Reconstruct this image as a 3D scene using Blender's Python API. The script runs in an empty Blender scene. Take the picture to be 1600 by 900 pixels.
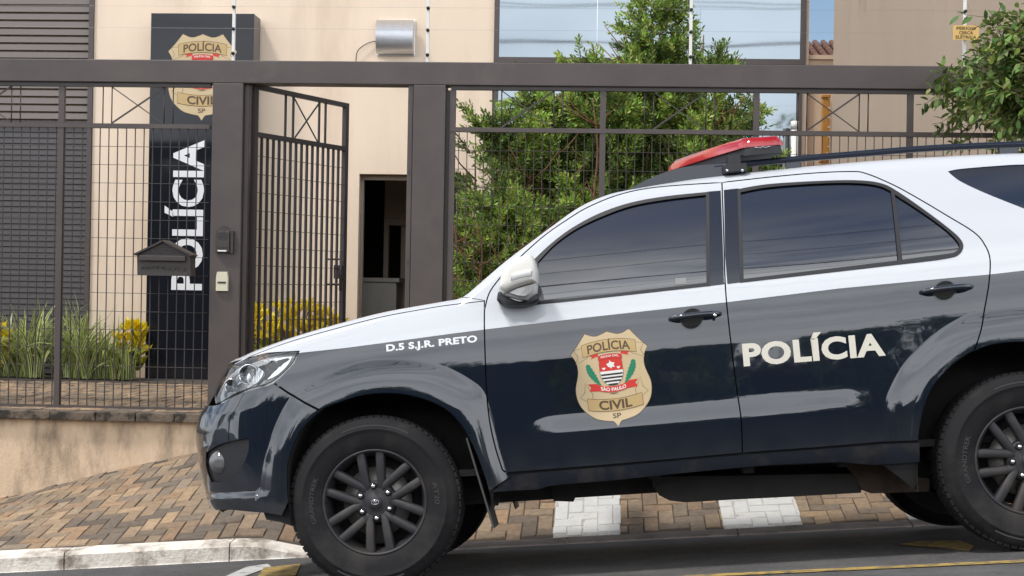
import bpy, bmesh, math, random
from mathutils import Vector, Matrix, noise
from mathutils.geometry import tessellate_polygon
R = math.radians
S0 = bpy.context.scene
COL = S0.collection
rnd = random.Random(7)
import time; _T0 = time.time()

# ------------------------------------------------------------ camera, sky, sun, exposure
PSI, RHO, FPX = R(3.5), R(1.0), 2300.0
F = Vector((-math.sin(PSI), math.cos(PSI), 0)); R0 = Vector((math.cos(PSI), math.sin(PSI), 0)); U0 = Vector((0, 0, 1))
UC = U0*math.cos(RHO) - R0*math.sin(RHO); RC = R0*math.cos(RHO) + U0*math.sin(RHO)
CAM = Vector((0, 0, 1.34))
cd = bpy.data.cameras.new('camera'); cd.lens = 36*FPX/1600; cd.sensor_width = 36; cd.clip_end = 2000; cd.clip_start = .05
cam = bpy.data.objects.new('camera', cd); COL.objects.link(cam)
cam.matrix_world = Matrix.Translation(CAM) @ Matrix((RC, UC, -F)).transposed().to_4x4()
S0.camera = cam

SUN_EL, SUN_AZ = R(60), R(-124)          # azimuth measured from +Y towards +X: behind the camera, from its left
sdir = Vector((math.sin(SUN_AZ)*math.cos(SUN_EL), math.cos(SUN_AZ)*math.cos(SUN_EL), math.sin(SUN_EL)))
ld = bpy.data.lights.new('sun', 'SUN'); ld.energy = 3.0; ld.angle = R(9); ld.color = (1, .95, .88)
sun = bpy.data.objects.new('sun', ld); COL.objects.link(sun); sun.rotation_euler = sdir.to_track_quat('Z', 'Y').to_euler()

W = bpy.data.worlds.new('World'); S0.world = W; W.use_nodes = True
nt = W.node_tree; nt.nodes.clear()
def nd(t, ty, **k):
    n = t.nodes.new(ty)
    for a, b in k.items(): setattr(n, a, b)
    return n
def lk(t, a, b): t.links.new(a, b)
wo = nd(nt, 'ShaderNodeOutputWorld'); bgs = nd(nt, 'ShaderNodeBackground'); bgs.inputs[1].default_value = .12
sky = nd(nt, 'ShaderNodeTexSky', sky_type='NISHITA', sun_disc=False, sun_elevation=SUN_EL, sun_rotation=SUN_AZ, air_density=1.0, dust_density=.6, ozone_density=1.5)
tc = nd(nt, 'ShaderNodeTexCoord'); mp = nd(nt, 'ShaderNodeMapping'); mp.inputs['Scale'].default_value = (1.1, 1.1, 3.6); mp.inputs['Location'].default_value = (.25, .62, .1)
lk(nt, tc.outputs['Generated'], mp.inputs[0])
n1 = nd(nt, 'ShaderNodeTexNoise'); n1.inputs['Scale'].default_value = 1.6; n1.inputs['Detail'].default_value = 8; n1.inputs['Roughness'].default_value = .55; n1.inputs['Distortion'].default_value = .5
lk(nt, mp.outputs[0], n1.inputs[0])
cr = nd(nt, 'ShaderNodeValToRGB'); cr.color_ramp.elements[0].position = .34; cr.color_ramp.elements[1].position = .54
sy = nd(nt, 'ShaderNodeSeparateXYZ'); lk(nt, tc.outputs['Generated'], sy.inputs[0])      # the blue gap lies beyond the houses
bias = nd(nt, 'ShaderNodeMath', operation='MULTIPLY_ADD'); bias.inputs[1].default_value = -.16; lk(nt, sy.outputs[1], bias.inputs[0]); lk(nt, n1.outputs[0], bias.inputs[2])
zr0 = nd(nt, 'ShaderNodeMapRange'); zr0.inputs['From Min'].default_value = .62; zr0.inputs['From Max'].default_value = .95; zr0.inputs['To Max'].default_value = -.13; lk(nt, sy.outputs[2], zr0.inputs[0])   # clouds thin out overhead
bi2 = nd(nt, 'ShaderNodeMath', operation='ADD'); lk(nt, bias.outputs[0], bi2.inputs[0]); lk(nt, zr0.outputs[0], bi2.inputs[1]); lk(nt, bi2.outputs[0], cr.inputs[0])
cr2 = nd(nt, 'ShaderNodeValToRGB'); cr2.color_ramp.elements[0].position = .45; cr2.color_ramp.elements[1].position = .75
cr2.color_ramp.elements[0].color = (11.5, 11.8, 12.3, 1); cr2.color_ramp.elements[1].color = (5.2, 5.6, 6.3, 1)
lk(nt, n1.outputs[0], cr2.inputs[0])
cb = nd(nt, 'ShaderNodeMapRange'); cb.inputs['From Min'].default_value = .60; cb.inputs['From Max'].default_value = .90; cb.inputs['To Min'].default_value = 1.7; cb.inputs['To Max'].default_value = .22; lk(nt, sy.outputs[2], cb.inputs[0])   # bright banks low down, thin grey overhead
cm = nd(nt, 'ShaderNodeVectorMath', operation='SCALE'); lk(nt, cr2.outputs[0], cm.inputs[0]); lk(nt, cb.outputs[0], cm.inputs['Scale'])
mx = nd(nt, 'ShaderNodeMix', data_type='RGBA'); lk(nt, cr.outputs[0], mx.inputs[0]); lk(nt, sky.outputs[0], mx.inputs[6]); lk(nt, cm.outputs[0], mx.inputs[7])
lk(nt, mx.outputs[2], bgs.inputs[0]); lk(nt, bgs.outputs[0], wo.inputs[0])
vs = S0.view_settings; vs.view_transform = 'Standard'; vs.look = 'None'; vs.exposure = .0; vs.gamma = 1; vs.use_curve_mapping = False
S0.render.resolution_x = 1600; S0.render.resolution_y = 900
S0.cycles.max_bounces = 8; S0.cycles.transparent_max_bounces = 16

def ray(px, py): return (F + RC*((px-800)/FPX) - UC*((py-450)/FPX))
def AT(px, py, Y):
    d = ray(px, py); return CAM + d*(Y/d.y)
def ATZ(px, py, fz):                       # hit a height function z(x,y)
    d = ray(px, py); t = 3.0
    while t < 60:
        p = CAM + d*t
        if p.z < fz(p.x, p.y): break
        t += .01
    return p

# ------------------------------------------------------------ object helpers
def tag(o, label=None, cat=None, group=None, kind=None):
    if label: o['label'] = label
    if cat: o['category'] = cat
    if group: o['group'] = group
    if kind: o['kind'] = kind
    return o
def link(name, me, m=None, parent=None):
    o = bpy.data.objects.new(name, me); COL.objects.link(o)
    for x in (m if isinstance(m, (list, tuple)) else [m]):
        if x: me.materials.append(x)
    if parent: o.parent = parent
    return o
def obj(name, bm, m=None, parent=None, smooth=False, ang=None):
    me = bpy.data.meshes.new(name); bm.normal_update(); bm.to_mesh(me); bm.free()
    if smooth:
        for p in me.polygons: p.use_smooth = True
        if ang: me.set_sharp_from_angle(angle=R(ang))
    return link(name, me, m, parent)
def empty(name, loc=(0, 0, 0), rz=0, parent=None):
    o = bpy.data.objects.new(name, None); COL.objects.link(o); o.location = loc; o.rotation_euler.z = rz; o.empty_display_size = .1
    if parent: o.parent = parent
    return o
def B(): return bmesh.new()
def box(bm, x0, x1, y0, y1, z0, z1, bev=0, mi=0, M=None):
    vs_ = [bm.verts.new((X_, Y_, Z_)) for X_ in (x0, x1) for Y_ in (y0, y1) for Z_ in (z0, z1)]
    fs = [bm.faces.new([vs_[i] for i in q]) for q in ((0, 1, 3, 2), (4, 6, 7, 5), (0, 4, 5, 1), (2, 3, 7, 6), (0, 2, 6, 4), (1, 5, 7, 3))]
    if bev:
        rb = bmesh.ops.bevel(bm, geom=list({e for f in fs for e in f.edges}), offset=bev, segments=2, affect='EDGES', profile=.5)
        fs = [f for f in rb['faces'] if f.is_valid] + [f for f in fs if f.is_valid]
    vv = list({v for f in fs for v in f.verts}) if bev else vs_
    for f in fs: f.material_index = mi
    if M:
        for v in vv: v.co = M @ v.co
    return vv
def bar(bm, a, b, w, h=None, mi=0, up=Vector((0, 1, 0))):      # rectangular bar between points
    a = Vector(a); b = Vector(b); h = h or w; d = (b-a); L = d.length; d.normalize()
    s = d.cross(up); 
    if s.length < 1e-4: s = d.cross(Vector((1, 0, 0)))
    s.normalize(); u = s.cross(d)
    M = Matrix((s, d, u)).transposed().to_4x4(); M.translation = a
    return box(bm, -w/2, w/2, 0, L, -h/2, h/2, mi=mi, M=M)
def tube(bm, pts, r, n=8, mi=0, cap=True):
    pts = [Vector(p) for p in pts]; rings = []
    rr = r if isinstance(r, (list, tuple)) else [r]*len(pts)
    prev = None
    for i, p in enumerate(pts):
        d = (pts[min(i+1, len(pts)-1)]-pts[max(i-1, 0)]).normalized()
        if prev is None:
            a = d.orthogonal().normalized()
        else:
            a = (prev - d*prev.dot(d)).normalized()
        prev = a; b = d.cross(a)
        rings.append([bm.verts.new(p + (a*math.cos(2*math.pi*k/n)+b*math.sin(2*math.pi*k/n))*rr[i]) for k in range(n)])
    for i in range(len(rings)-1):
        for k in range(n):
            f = bm.faces.new((rings[i][k], rings[i][(k+1) % n], rings[i+1][(k+1) % n], rings[i+1][k])); f.material_index = mi; f.smooth = True
    if cap:
        for rg in (list(reversed(rings[0])), rings[-1]):
            f = bm.faces.new(rg); f.material_index = mi
    return rings
def lathe(bm, prof, n=48, axis='Y', c=(0, 0, 0), mi=0):         # prof: (radius, depth along axis)
    c = Vector(c); rings = []
    for r_, y in prof:
        ring = []
        for k in range(n):
            a = 2*math.pi*k/n
            p = Vector((r_*math.cos(a), y, r_*math.sin(a))) if axis == 'Y' else Vector((r_*math.cos(a), r_*math.sin(a), y))
            ring.append(bm.verts.new(c+p))
        rings.append(ring)
    for i in range(len(rings)-1):
        for k in range(n):
            f = bm.faces.new((rings[i][k], rings[i][(k+1) % n], rings[i+1][(k+1) % n], rings[i+1][k])); f.material_index = mi; f.smooth = True
    return rings
def sphere(bm, c, r, sc=(1, 1, 1), n=16, mi=0):
    g = bmesh.ops.create_uvsphere(bm, u_segments=n, v_segments=max(6, n//2), radius=r)
    for v in g['verts']: v.co = Vector((v.co.x*sc[0], v.co.y*sc[1], v.co.z*sc[2])) + Vector(c)
    for f in {f for v in g['verts'] for f in v.link_faces}: f.material_index = mi; f.smooth = True
def fill(bm, outer, holes=(), z=0, mi=0):                          # 2D polygon with holes -> triangles at height z
    loops = [[Vector((p[0], p[1], 0)) for p in l] for l in [outer]+list(holes)]
    flat = [p for l in loops for p in l]
    vv = [bm.verts.new((p.x, p.y, z)) for p in flat]
    for t in tessellate_polygon(loops):
        try:
            f = bm.faces.new([vv[i] for i in t]); f.material_index = mi
            f.normal_update()
            if f.normal.z < 0: f.normal_flip()
        except ValueError: pass
    return vv
def gridcut(bm, x0, x1, y0, y1, st):
    for ax, a, b in ((0, x0, x1), (1, y0, y1)):
        k = math.floor(a/st)+1
        while k*st < b:
            co = [0, 0, 0]; co[ax] = k*st; no = [0, 0, 0]; no[ax] = 1
            bmesh.ops.bisect_plane(bm, geom=list(bm.verts)+list(bm.edges)+list(bm.faces), dist=1e-6, plane_co=co, plane_no=no)
            k += 1
def catmull(P, n=6):
    if len(P) < 3: return list(P)
    out = []
    for i in range(len(P)-1):
        p0 = P[max(i-1, 0)]; p1 = P[i]; p2 = P[i+1]; p3 = P[min(i+2, len(P)-1)]
        for k in range(n):
            t = k/n
            out.append(tuple(.5*((2*p1[j]) + (-p0[j]+p2[j])*t + (2*p0[j]-5*p1[j]+4*p2[j]-p3[j])*t*t + (-p0[j]+3*p1[j]-3*p2[j]+p3[j])*t**3) for j in range(len(p1))))
    out.append(tuple(P[-1])); return out
def join(*segs):
    out = []
    for s in segs:
        for p in (catmull(s, 5) if len(s) > 2 else s):
            if not out or math.dist(out[-1], p) > 1e-4: out.append(tuple(p))
    if math.dist(out[0], out[-1]) < 1e-4: out.pop()
    return out
def text_polys(s, size=1, bold=.0, sx=1, space=1):                 # font outlines -> 2D mesh verts + faces, centred
    cu = bpy.data.curves.new('t', 'FONT'); cu.body = s; cu.size = size; cu.offset = bold; cu.resolution_u = 4; cu.space_character = space
    o = bpy.data.objects.new('t', cu); COL.objects.link(o); bpy.context.view_layer.update()
    me = bpy.data.meshes.new_from_object(o.evaluated_get(bpy.context.evaluated_depsgraph_get()))
    V = [(v.co.x*sx, v.co.y) for v in me.vertices]; P = [tuple(p.vertices) for p in me.polygons]
    bpy.data.objects.remove(o); bpy.data.curves.remove(cu); bpy.data.meshes.remove(me)
    xs = [v[0] for v in V]; ys = [v[1] for v in V]
    return V, P, (min(xs), max(xs), min(ys), max(ys))
def put_text(bm, s, cx, cy, w, h, z, mi, bold=.02, rot=0, bend=0, base=None, sp=1):
    V, P, bb = text_polys(s, 1, bold, space=sp)
    kx = w/(bb[1]-bb[0]); ky = h/((base or .73)) if base is None else h/base
    mx_, my = (bb[0]+bb[1])/2, .365
    vv = []
    for x, y in V:
        X = (x-mx_)*kx; Y = (y-my)*ky + bend*X*X
        vv.append(bm.verts.new((cx+X*math.cos(rot)-Y*math.sin(rot), cy+X*math.sin(rot)+Y*math.cos(rot), z)))
    for p in P:
        try:
            f = bm.faces.new([vv[i] for i in p]); f.material_index = mi; f.normal_update()
            if f.normal.z < 0: f.normal_flip()
        except ValueError: pass

# ------------------------------------------------------------ materials
def mat(name, col, rough=.5, metal=0, spec=.5, coat=0, var=0, vs_=6, bump=0, bs=80, dirt=None, dscale=1.5, dlo=.5, dhi=.72, detail=6, sheen=0, rvar=0, ior=None, tr=0, emit=None, attr=None, stretch=None):
    m = bpy.data.materials.new(name); m.use_nodes = True; t = m.node_tree; b = t.nodes['Principled BSDF']
    b.inputs['Base Color'].default_value = (*col, 1); b.inputs['Roughness'].default_value = rough; b.inputs['Metallic'].default_value = metal
    b.inputs['Specular IOR Level'].default_value = spec; b.inputs['Coat Weight'].default_value = coat; b.inputs['Coat Roughness'].default_value = .02
    if ior: b.inputs['IOR'].default_value = ior
    if tr: b.inputs['Transmission Weight'].default_value = tr
    t_ = nd(t, 'ShaderNodeTexCoord'); mpn = nd(t, 'ShaderNodeMapping'); lk(t, t_.outputs['Object'], mpn.inputs[0])
    if stretch: mpn.inputs['Scale'].default_value = stretch
    cur = None
    if attr:
        a = nd(t, 'ShaderNodeAttribute', attribute_name=attr); cur = a.outputs['Color']
    def base():
        nonlocal cur
        if cur is None:
            rgb = nd(t, 'ShaderNodeRGB'); rgb.outputs[0].default_value = (*col, 1); cur = rgb.outputs[0]
        return cur
    def noise_(s, d=6, rg=.6):
        n = nd(t, 'ShaderNodeTexNoise'); n.inputs['Scale'].default_value = s; n.inputs['Detail'].default_value = d; n.inputs['Roughness'].default_value = rg
        lk(t, mpn.outputs[0], n.inputs[0]); return n
    if var:
        n = noise_(vs_, detail); hs = nd(t, 'ShaderNodeHueSaturation'); mr = nd(t, 'ShaderNodeMapRange')
        mr.inputs['From Min'].default_value = .25; mr.inputs['From Max'].default_value = .75; mr.inputs['To Min'].default_value = 1-var; mr.inputs['To Max'].default_value = 1+var
        lk(t, n.outputs[0], mr.inputs[0]); lk(t, mr.outputs[0], hs.inputs['Value']); lk(t, base(), hs.inputs['Color']); cur = hs.outputs[0]
    if dirt:
        n = noise_(dscale, 8, .65); r = nd(t, 'ShaderNodeValToRGB'); r.color_ramp.elements[0].position = dlo; r.color_ramp.elements[1].position = dhi
        lk(t, n.outputs[0], r.inputs[0]); m_ = nd(t, 'ShaderNodeMix', data_type='RGBA'); lk(t, r.outputs[0], m_.inputs[0]); lk(t, base(), m_.inputs[6]); m_.inputs[7].default_value = (*dirt, 1); cur = m_.outputs[2]
    if cur is not None: lk(t, cur, b.inputs['Base Color'])
    if rvar:
        n = noise_(vs_*.7+1.3, 5); mr = nd(t, 'ShaderNodeMapRange'); mr.inputs['To Min'].default_value = max(0, rough-rvar); mr.inputs['To Max'].default_value = rough+rvar
        lk(t, n.outputs[0], mr.inputs[0]); lk(t, mr.outputs[0], b.inputs['Roughness'])
    if bump:
        n = noise_(bs, 5); bp = nd(t, 'ShaderNodeBump'); bp.inputs['Strength'].default_value = bump; bp.inputs['Distance'].default_value = .01
        lk(t, n.outputs[0], bp.inputs['Height']); lk(t, bp.outputs[0], b.inputs['Normal'])
    if emit:
        b.inputs['Emission Color'].default_value = (*emit[:3], 1); b.inputs['Emission Strength'].default_value = emit[3]
    return m
# ------------------------------------------------------------ palette
M_ASPH = mat('asphalt', (.080, .078, .078), .85, var=.55, vs_=48, detail=8, bump=1.0, bs=110, dirt=(.135, .131, .127), dscale=2.3, dlo=.44, dhi=.72)
M_YEL = mat('yellow_road_paint', (.44, .30, .08), .7, var=.25, vs_=30, dirt=(.12, .10, .08), dscale=16, dlo=.46, dhi=.62, bump=.3, bs=200)
M_WRP = mat('white_road_paint', (.55, .55, .54), .7, var=.1, vs_=30, dirt=(.16, .155, .15), dscale=18, dlo=.55, dhi=.66, bump=.3, bs=200)
M_PAV = mat('paver_stone', (.3, .2, .15), .85, attr='col', var=.28, vs_=30, dirt=(.10, .082, .065), dscale=2.6, dlo=.48, dhi=.95, bump=.5, bs=120)
M_PAVW = mat('whitewashed_pavers', (.62, .62, .60), .8, var=.08, vs_=16, dirt=(.42, .38, .34), dscale=12, dlo=.60, dhi=.74, bump=.4, bs=120)
M_PAVD = mat('painted_joints', (.46, .44, .41), .9, var=.3, vs_=40)
M_GROUT = mat('joint_sand', (.075, .06, .048), .95, var=.3, vs_=40)
M_KERB = mat('whitewashed_kerb', (.78, .72, .64), .85, var=.18, vs_=9, dirt=(.26, .21, .165), dscale=4.2, dlo=.47, dhi=.62, bump=.7, bs=60)
M_KERB2 = mat('bare_kerb', (.20, .165, .14), .9, var=.2, vs_=8, dirt=(.10, .085, .07), dscale=6, dlo=.45, dhi=.7, bump=.6, bs=60)
M_RETW = mat('stained_plaster', (.66, .50, .35), .9, var=.14, vs_=5, dirt=(.17, .125, .085), dscale=3.2, dlo=.47, dhi=.78, bump=.6, bs=70, stretch=(1.6, 1, .55))
M_COPE = mat('coping_stone', (.15, .115, .085), .9, var=.3, vs_=18, dirt=(.03, .026, .02), dscale=9, dlo=.46, dhi=.58, bump=.8, bs=50)
M_WALL = mat('peach_wall', (.79, .645, .505), .85, var=.05, vs_=1.4, bump=.25, bs=120, dirt=(.62, .475, .36), dscale=1.3, dlo=.50, dhi=.82, stretch=(1.6, 1, .35))
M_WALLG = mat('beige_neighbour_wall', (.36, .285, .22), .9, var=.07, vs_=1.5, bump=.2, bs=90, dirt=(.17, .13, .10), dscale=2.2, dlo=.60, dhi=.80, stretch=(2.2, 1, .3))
M_WALLC = mat('cream_boundary_wall', (.62, .46, .33), .9, var=.06, vs_=2, bump=.2, bs=90)
M_STEEL = mat('brown_fence_paint', (.074, .060, .056), .5, var=.16, vs_=3, rvar=.15, bump=.06, bs=30, dirt=(.115, .10, .09), dscale=1.7, dlo=.55, dhi=.85)
M_GATE = mat('dark_gate_paint', (.045, .036, .038), .45, var=.1, vs_=5)
M_BAR = mat('grille_wire_paint', (.050, .040, .038), .5)
M_FRAME = mat('window_frame_paint', (.075, .06, .056), .45, var=.08, vs_=4)
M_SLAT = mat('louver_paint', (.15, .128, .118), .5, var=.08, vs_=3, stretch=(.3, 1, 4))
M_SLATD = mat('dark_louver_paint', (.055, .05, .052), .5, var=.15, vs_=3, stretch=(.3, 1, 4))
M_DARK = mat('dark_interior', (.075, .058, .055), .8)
M_JAMB = mat('door_jamb_paint', (.30, .26, .22), .6, var=.08, vs_=6)
M_INW = mat('interior_wall', (.34, .27, .22), .8)
M_CNT = mat('counter_laminate', (.36, .34, .31), .5, var=.1, vs_=12, stretch=(1, 1, .1))
M_MIR = mat('mirrored_glazing', (.52, .60, .64), .03, metal=.0, spec=.5)
def glazing():
    m = bpy.data.materials.new('reflective_glazing'); m.use_nodes = True; t = m.node_tree; b = t.nodes['Principled BSDF']
    b.inputs['Base Color'].default_value = (.26, .30, .33, 1); b.inputs['Metallic'].default_value = 1; b.inputs['Roughness'].default_value = .03
    c = nd(t, 'ShaderNodeTexCoord'); n = nd(t, 'ShaderNodeTexNoise'); n.inputs['Scale'].default_value = .9; n.inputs['Detail'].default_value = 1
    bp = nd(t, 'ShaderNodeBump'); bp.inputs['Strength'].default_value = .004; bp.inputs['Distance'].default_value = .3
    lk(t, c.outputs['Object'], n.inputs[0]); lk(t, n.outputs[0], bp.inputs['Height']); lk(t, bp.outputs[0], b.inputs['Normal'])
    return m
M_GLZ = glazing()
M_SIGN = mat('gloss_black_acrylic', (.010, .012, .017), .07, spec=.35, coat=0, bump=.02, bs=3)
M_SIGNE = mat('sign_edge', (.16, .145, .14), .5)
M_WTXT = mat('white_lettering', (.74, .75, .78), .5)
M_ALU = mat('brushed_aluminium', (.86, .87, .90), .3, metal=1, var=.05, vs_=20)
M_WPLA = mat('white_plastic', (.72, .71, .68), .4)
M_IVORY = mat('ivory_plastic', (.62, .59, .45), .4)
M_INS = mat('black_insulator', (.02, .02, .02), .5)
M_WIRE = mat('thin_steel_wire', (.3, .3, .3), .4, metal=.8)
M_CASTI = mat('cast_iron_paint', (.045, .037, .035), .5, bump=.3, bs=60)
M_WSGN = mat('yellow_sign_plastic', (.66, .42, .13), .5)
M_INK = mat('dark_ink', (.10, .07, .03), .6)
M_ORG = mat('orange_timber', (.42, .19, .03), .6, var=.15, vs_=10)
M_TILE = mat('clay_tile', (.12, .055, .035), .85, var=.4, vs_=9, bump=.4, bs=40)

# ------------------------------------------------------------ ground shapes
YK0, YK1, YW = 8.45, 8.60, 10.35
def zkb(x): return -.176 + .079*(x+.83)                       # foot of the kerb
def zroad(x, y):
    xs = max(-14, min(14, x)); near = .089*(xs+.958)
    if y > YK0: return zkb(xs)
    if y >= 5: return near + (y-6.41)/2.04*(zkb(xs)-near)
    z5 = near + (5-6.41)/2.04*(zkb(xs)-near)
    return z5 + .035*(5-y)*max(-1, min(1, 1-(5-y)*.28)) if y > -3 else z5 + .035*8*-1
def kerb_h(x):
    a = AT(470, 870, 8.45).x
    t = max(0, min(1, (x-a+.35)/.5)); t = t*t*(3-2*t)
    return .105*(1-t)+.012*t
def zkt(x): return zkb(max(-14, min(14, x))) + kerb_h(x)
WB = [AT(px, py, YW) for px, py in ((-400, 835), (-150, 806), (0, 778), (70, 762), (140, 743), (233, 722), (313, 705), (380, 686), (450, 664))]
ZF = .405                                                     # yard level at the fence
def zwb(x):
    if x <= WB[0].x: return WB[0].z + .12*(x-WB[0].x)
    for a, b in zip(WB, WB[1:]):
        if a.x <= x <= b.x: return min(ZF, a.z+(b.z-a.z)*(x-a.x)/(b.x-a.x))
    return max(ZF, zkt(x)+.02)
def zpav(x, y):
    t = max(0, min(1, (y-YK1)/(YW-YK1))); a = zkt(x); b = zwb(x)
    return a + (b-a)*t
def sheet(bm, xs, ys, fz, off=0, mi=0):
    g = [[bm.verts.new((x, y, fz(x, y)+off)) for x in xs] for y in ys]
    for j in range(len(ys)-1):
        for i in range(len(xs)-1):
            f = bm.faces.new((g[j][i], g[j][i+1], g[j+1][i+1], g[j+1][i])); f.material_index = mi; f.smooth = True
def lin(a, b, n): return [a+(b-a)*i/(n-1) for i in range(n)]

bm = B(); sheet(bm, [-600, -200, -60]+lin(-14, 14, 57)+[60, 200, 600], [-600, -200, -60, -20, -8]+lin(-3, YK0, 47), zroad)
tag(obj('road', bm, M_ASPH), kind='structure')
bm = B(); box(bm, -600, 600, 30, 700, -.6, -.5); tag(obj('ground', bm, M_GROUT), kind='structure')

# yellow line, blurred yellow dash under the car, old paint near the kerb
bm = B()
def strip(bm, pts, w, off):
    P = [ATZ(px, py, zroad) for px, py in pts]; n = 24; prev = None
    for i in range(n+1):
        t = i/n; k = min(len(P)-2, int(t*(len(P)-1))); u = t*(len(P)-1)-k; p = P[k].lerp(P[k+1], u)
        a = bm.verts.new((p.x, p.y-w/2, zroad(p.x, p.y-w/2)+off)); b = bm.verts.new((p.x, p.y+w/2, zroad(p.x, p.y+w/2)+off))
        if prev: bm.faces.new((prev[0], a, b, prev[1]))
        prev = (a, b)
strip(bm, [(1000, 906), (1130, 899.5), (1370, 888.5), (1600, 878), (1900, 864)], .11, .004)
tag(obj('road_marking', bm, M_YEL), kind='structure')
bm = B()
def poly_ground(bm, px, off=.004):
    P = [ATZ(a, b, zroad) for a, b in px]
    bm.faces.new([bm.verts.new((p.x, p.y, zroad(p.x, p.y)+off)) for p in P])
poly_ground(bm, [(1402, 852), (1440, 846), (1500, 846), (1522, 854), (1514, 863), (1470, 857)])
poly_ground(bm, [(400, 905), (412, 888), (470, 882), (462, 900)])
tag(obj('road_marking', bm, M_YEL), kind='structure')
bm = B(); poly_ground(bm, [(345, 905), (385, 887), (418, 882), (424, 886), (372, 905)])
tag(obj('road_marking', bm, M_WRP), kind='structure')

# kerb: separate stones
bm = B(); x = -9.0; k = 0
while x < 9:
    L = .98; n = 6
    for i in range(n):
        xa, xb = x+.004+(L-.008)*i/n, x+.004+(L-.008)*(i+1)/n
        j = lambda q, s: .006*noise.noise(Vector((q*4, s, 2)))
        A = []
        for q in (xa, xb):
            A.append([bm.verts.new((q, YK0+.004+j(q, 1), zkb(q)-.08)), bm.verts.new((q, YK0+.006+j(q, 1), zkt(q)-.022)), bm.verts.new((q, YK0+.02+j(q, 2), zkt(q)-.004+j(q, 3))),
                      bm.verts.new((q, YK1-.01, zkt(q)+.006+j(q, 5))), bm.verts.new((q, YK1, zkt(q)-.08))])
        for s in range(4): bm.faces.new((A[0][s], A[1][s], A[1][s+1], A[0][s+1]))
        if i == 0: bm.faces.new(A[0][::-1])
        if i == n-1: bm.faces.new(A[1])
    x += L
bmesh.ops.remove_doubles(bm, verts=bm.verts, dist=1e-5)
xk = AT(520, 870, 8.45).x
for f in bm.faces:
    if f.calc_center_median().x > xk: f.material_index = 1
tag(obj('kerb', bm, [M_KERB, M_KERB2]), kind='structure')

# herringbone pavers
PC = [(.36, .275, .20), (.33, .25, .185), (.40, .305, .22), (.30, .23, .175), (.34, .275, .215), (.28, .235, .195), (.41, .31, .215), (.22, .185, .16), (.37, .26, .18), (.35, .28, .215), (.18, .155, .135)]
def pavers(name, x0, x1, y0, y1, fz, w=.090, inside=None, mi=0, m=None, off=0, clip=None):
    bm = B(); cl = bm.loops.layers.float_color.new('col'); r = random.Random(3)
    nx0, nx1, ny0, ny1 = int(x0/w)-2, int(x1/w)+2, int(y0/w)-2, int(y1/w)+2
    for i in range(nx0, nx1):
        for j in range(ny0, ny1):
            c = (i-j) % 4
            if c == 0: q = (i*w, (i+2)*w, j*w, (j+1)*w)
            elif c == 3: q = (i*w, (i+1)*w, j*w, (j+2)*w)
            else: continue
            g = .0022; a, b, e, d = q[0]+g, q[1]-g, q[2]+g, q[3]-g
            col = r.choice(PC); v = r.uniform(.60, .88); lift = r.uniform(-.003, .003); tl = [r.uniform(-.0025, .0025) for _ in range(4)]
            jt = [r.uniform(-.002, .002) for _ in range(8)]
            if b < x0 or a > x1 or (e+d)/2 < y0 or (e+d)/2 > y1: continue
            if inside and not inside((a+b)/2, (e+d)/2): continue
            if clip and (b < clip[0] or a > clip[1]): continue
            cs = [(a, e), (b, e), (b, d), (a, d)]; cx, cy = (a+b)/2, (e+d)/2; bev = .0035
            lo = []; hi = []
            for k, (x, y) in enumerate(cs):
                x += jt[2*k]; y = max(y0, min(y1, y+jt[2*k+1]))
                if clip: x = max(clip[0], min(clip[1], x))
                hx = x+(bev if x < cx else -bev); hy = y+(bev if y < cy else -bev)
                lo.append(bm.verts.new((x, y, fz(x, y)+lift-.007+off))); hi.append(bm.verts.new((hx, hy, fz(hx, hy)+lift+tl[k]+off)))
            fs = [bm.faces.new(hi)]+[bm.faces.new((lo[k], lo[(k+1) % 4], hi[(k+1) % 4], hi[k])) for k in range(4)]
            for f in fs:
                for l in f.loops: l[cl] = (col[0]*v*1.08, col[1]*v, col[2]*v*.87, 1)
    o = obj(name, bm, m or M_PAV); tag(o, kind='structure'); return o
pavers('pavement', -7.5, 7.5, YK1+.004, YW-.01, zpav)
bm = B(); sheet(bm, lin(-14, 14, 113), lin(YK1, YW, 14), zpav, -.006); tag(obj('pavement_base', bm, M_GROUT), kind='structure')
# whitewashed bands across the pavers
for k, (pa, pb) in enumerate(((864, 969), (1131, 1254), (1420, 1560))):
    xa, xb = AT(pa, 855, 8.6).x, AT(pb, 850, 8.6).x
    bm = B(); sheet(bm, lin(xa, xb, 6), lin(YK1, YW-.01, 14), zpav, .004); tag(obj('pavement_marking', bm, M_PAVD), kind='structure')
    o = pavers('pavement_marking', xa-.2, xb+.2, YK1+.004, YW-.01, zpav, m=M_PAVW, off=.0075, clip=(xa, xb))
# yard behind the fence
YB = 14.0
def zyard(x, y): return max(ZF, zwb(x))+.0*(y-YW)
pavers('courtyard_paving', -7.5, 7.5, YW+.09, YB-.3, lambda x, y: ZF)
bm = B(); box(bm, -14, 14, YW+.0, 30, ZF-.3, ZF-.006); tag(obj('courtyard_base', bm, M_GROUT), kind='structure')
# planting bed soil in front of the building
bm = B(); box(bm, -9, AT(545, 590, 13.4).x, 13.32, YB-.01, ZF-.1, ZF+.006); box(bm, AT(745, 590, 12).x, AT(1240, 590, 12).x, 11.5, 13.6, ZF-.1, ZF+.02)
tag(obj('planting_soil', bm, M_GROUT), kind='structure')

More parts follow.
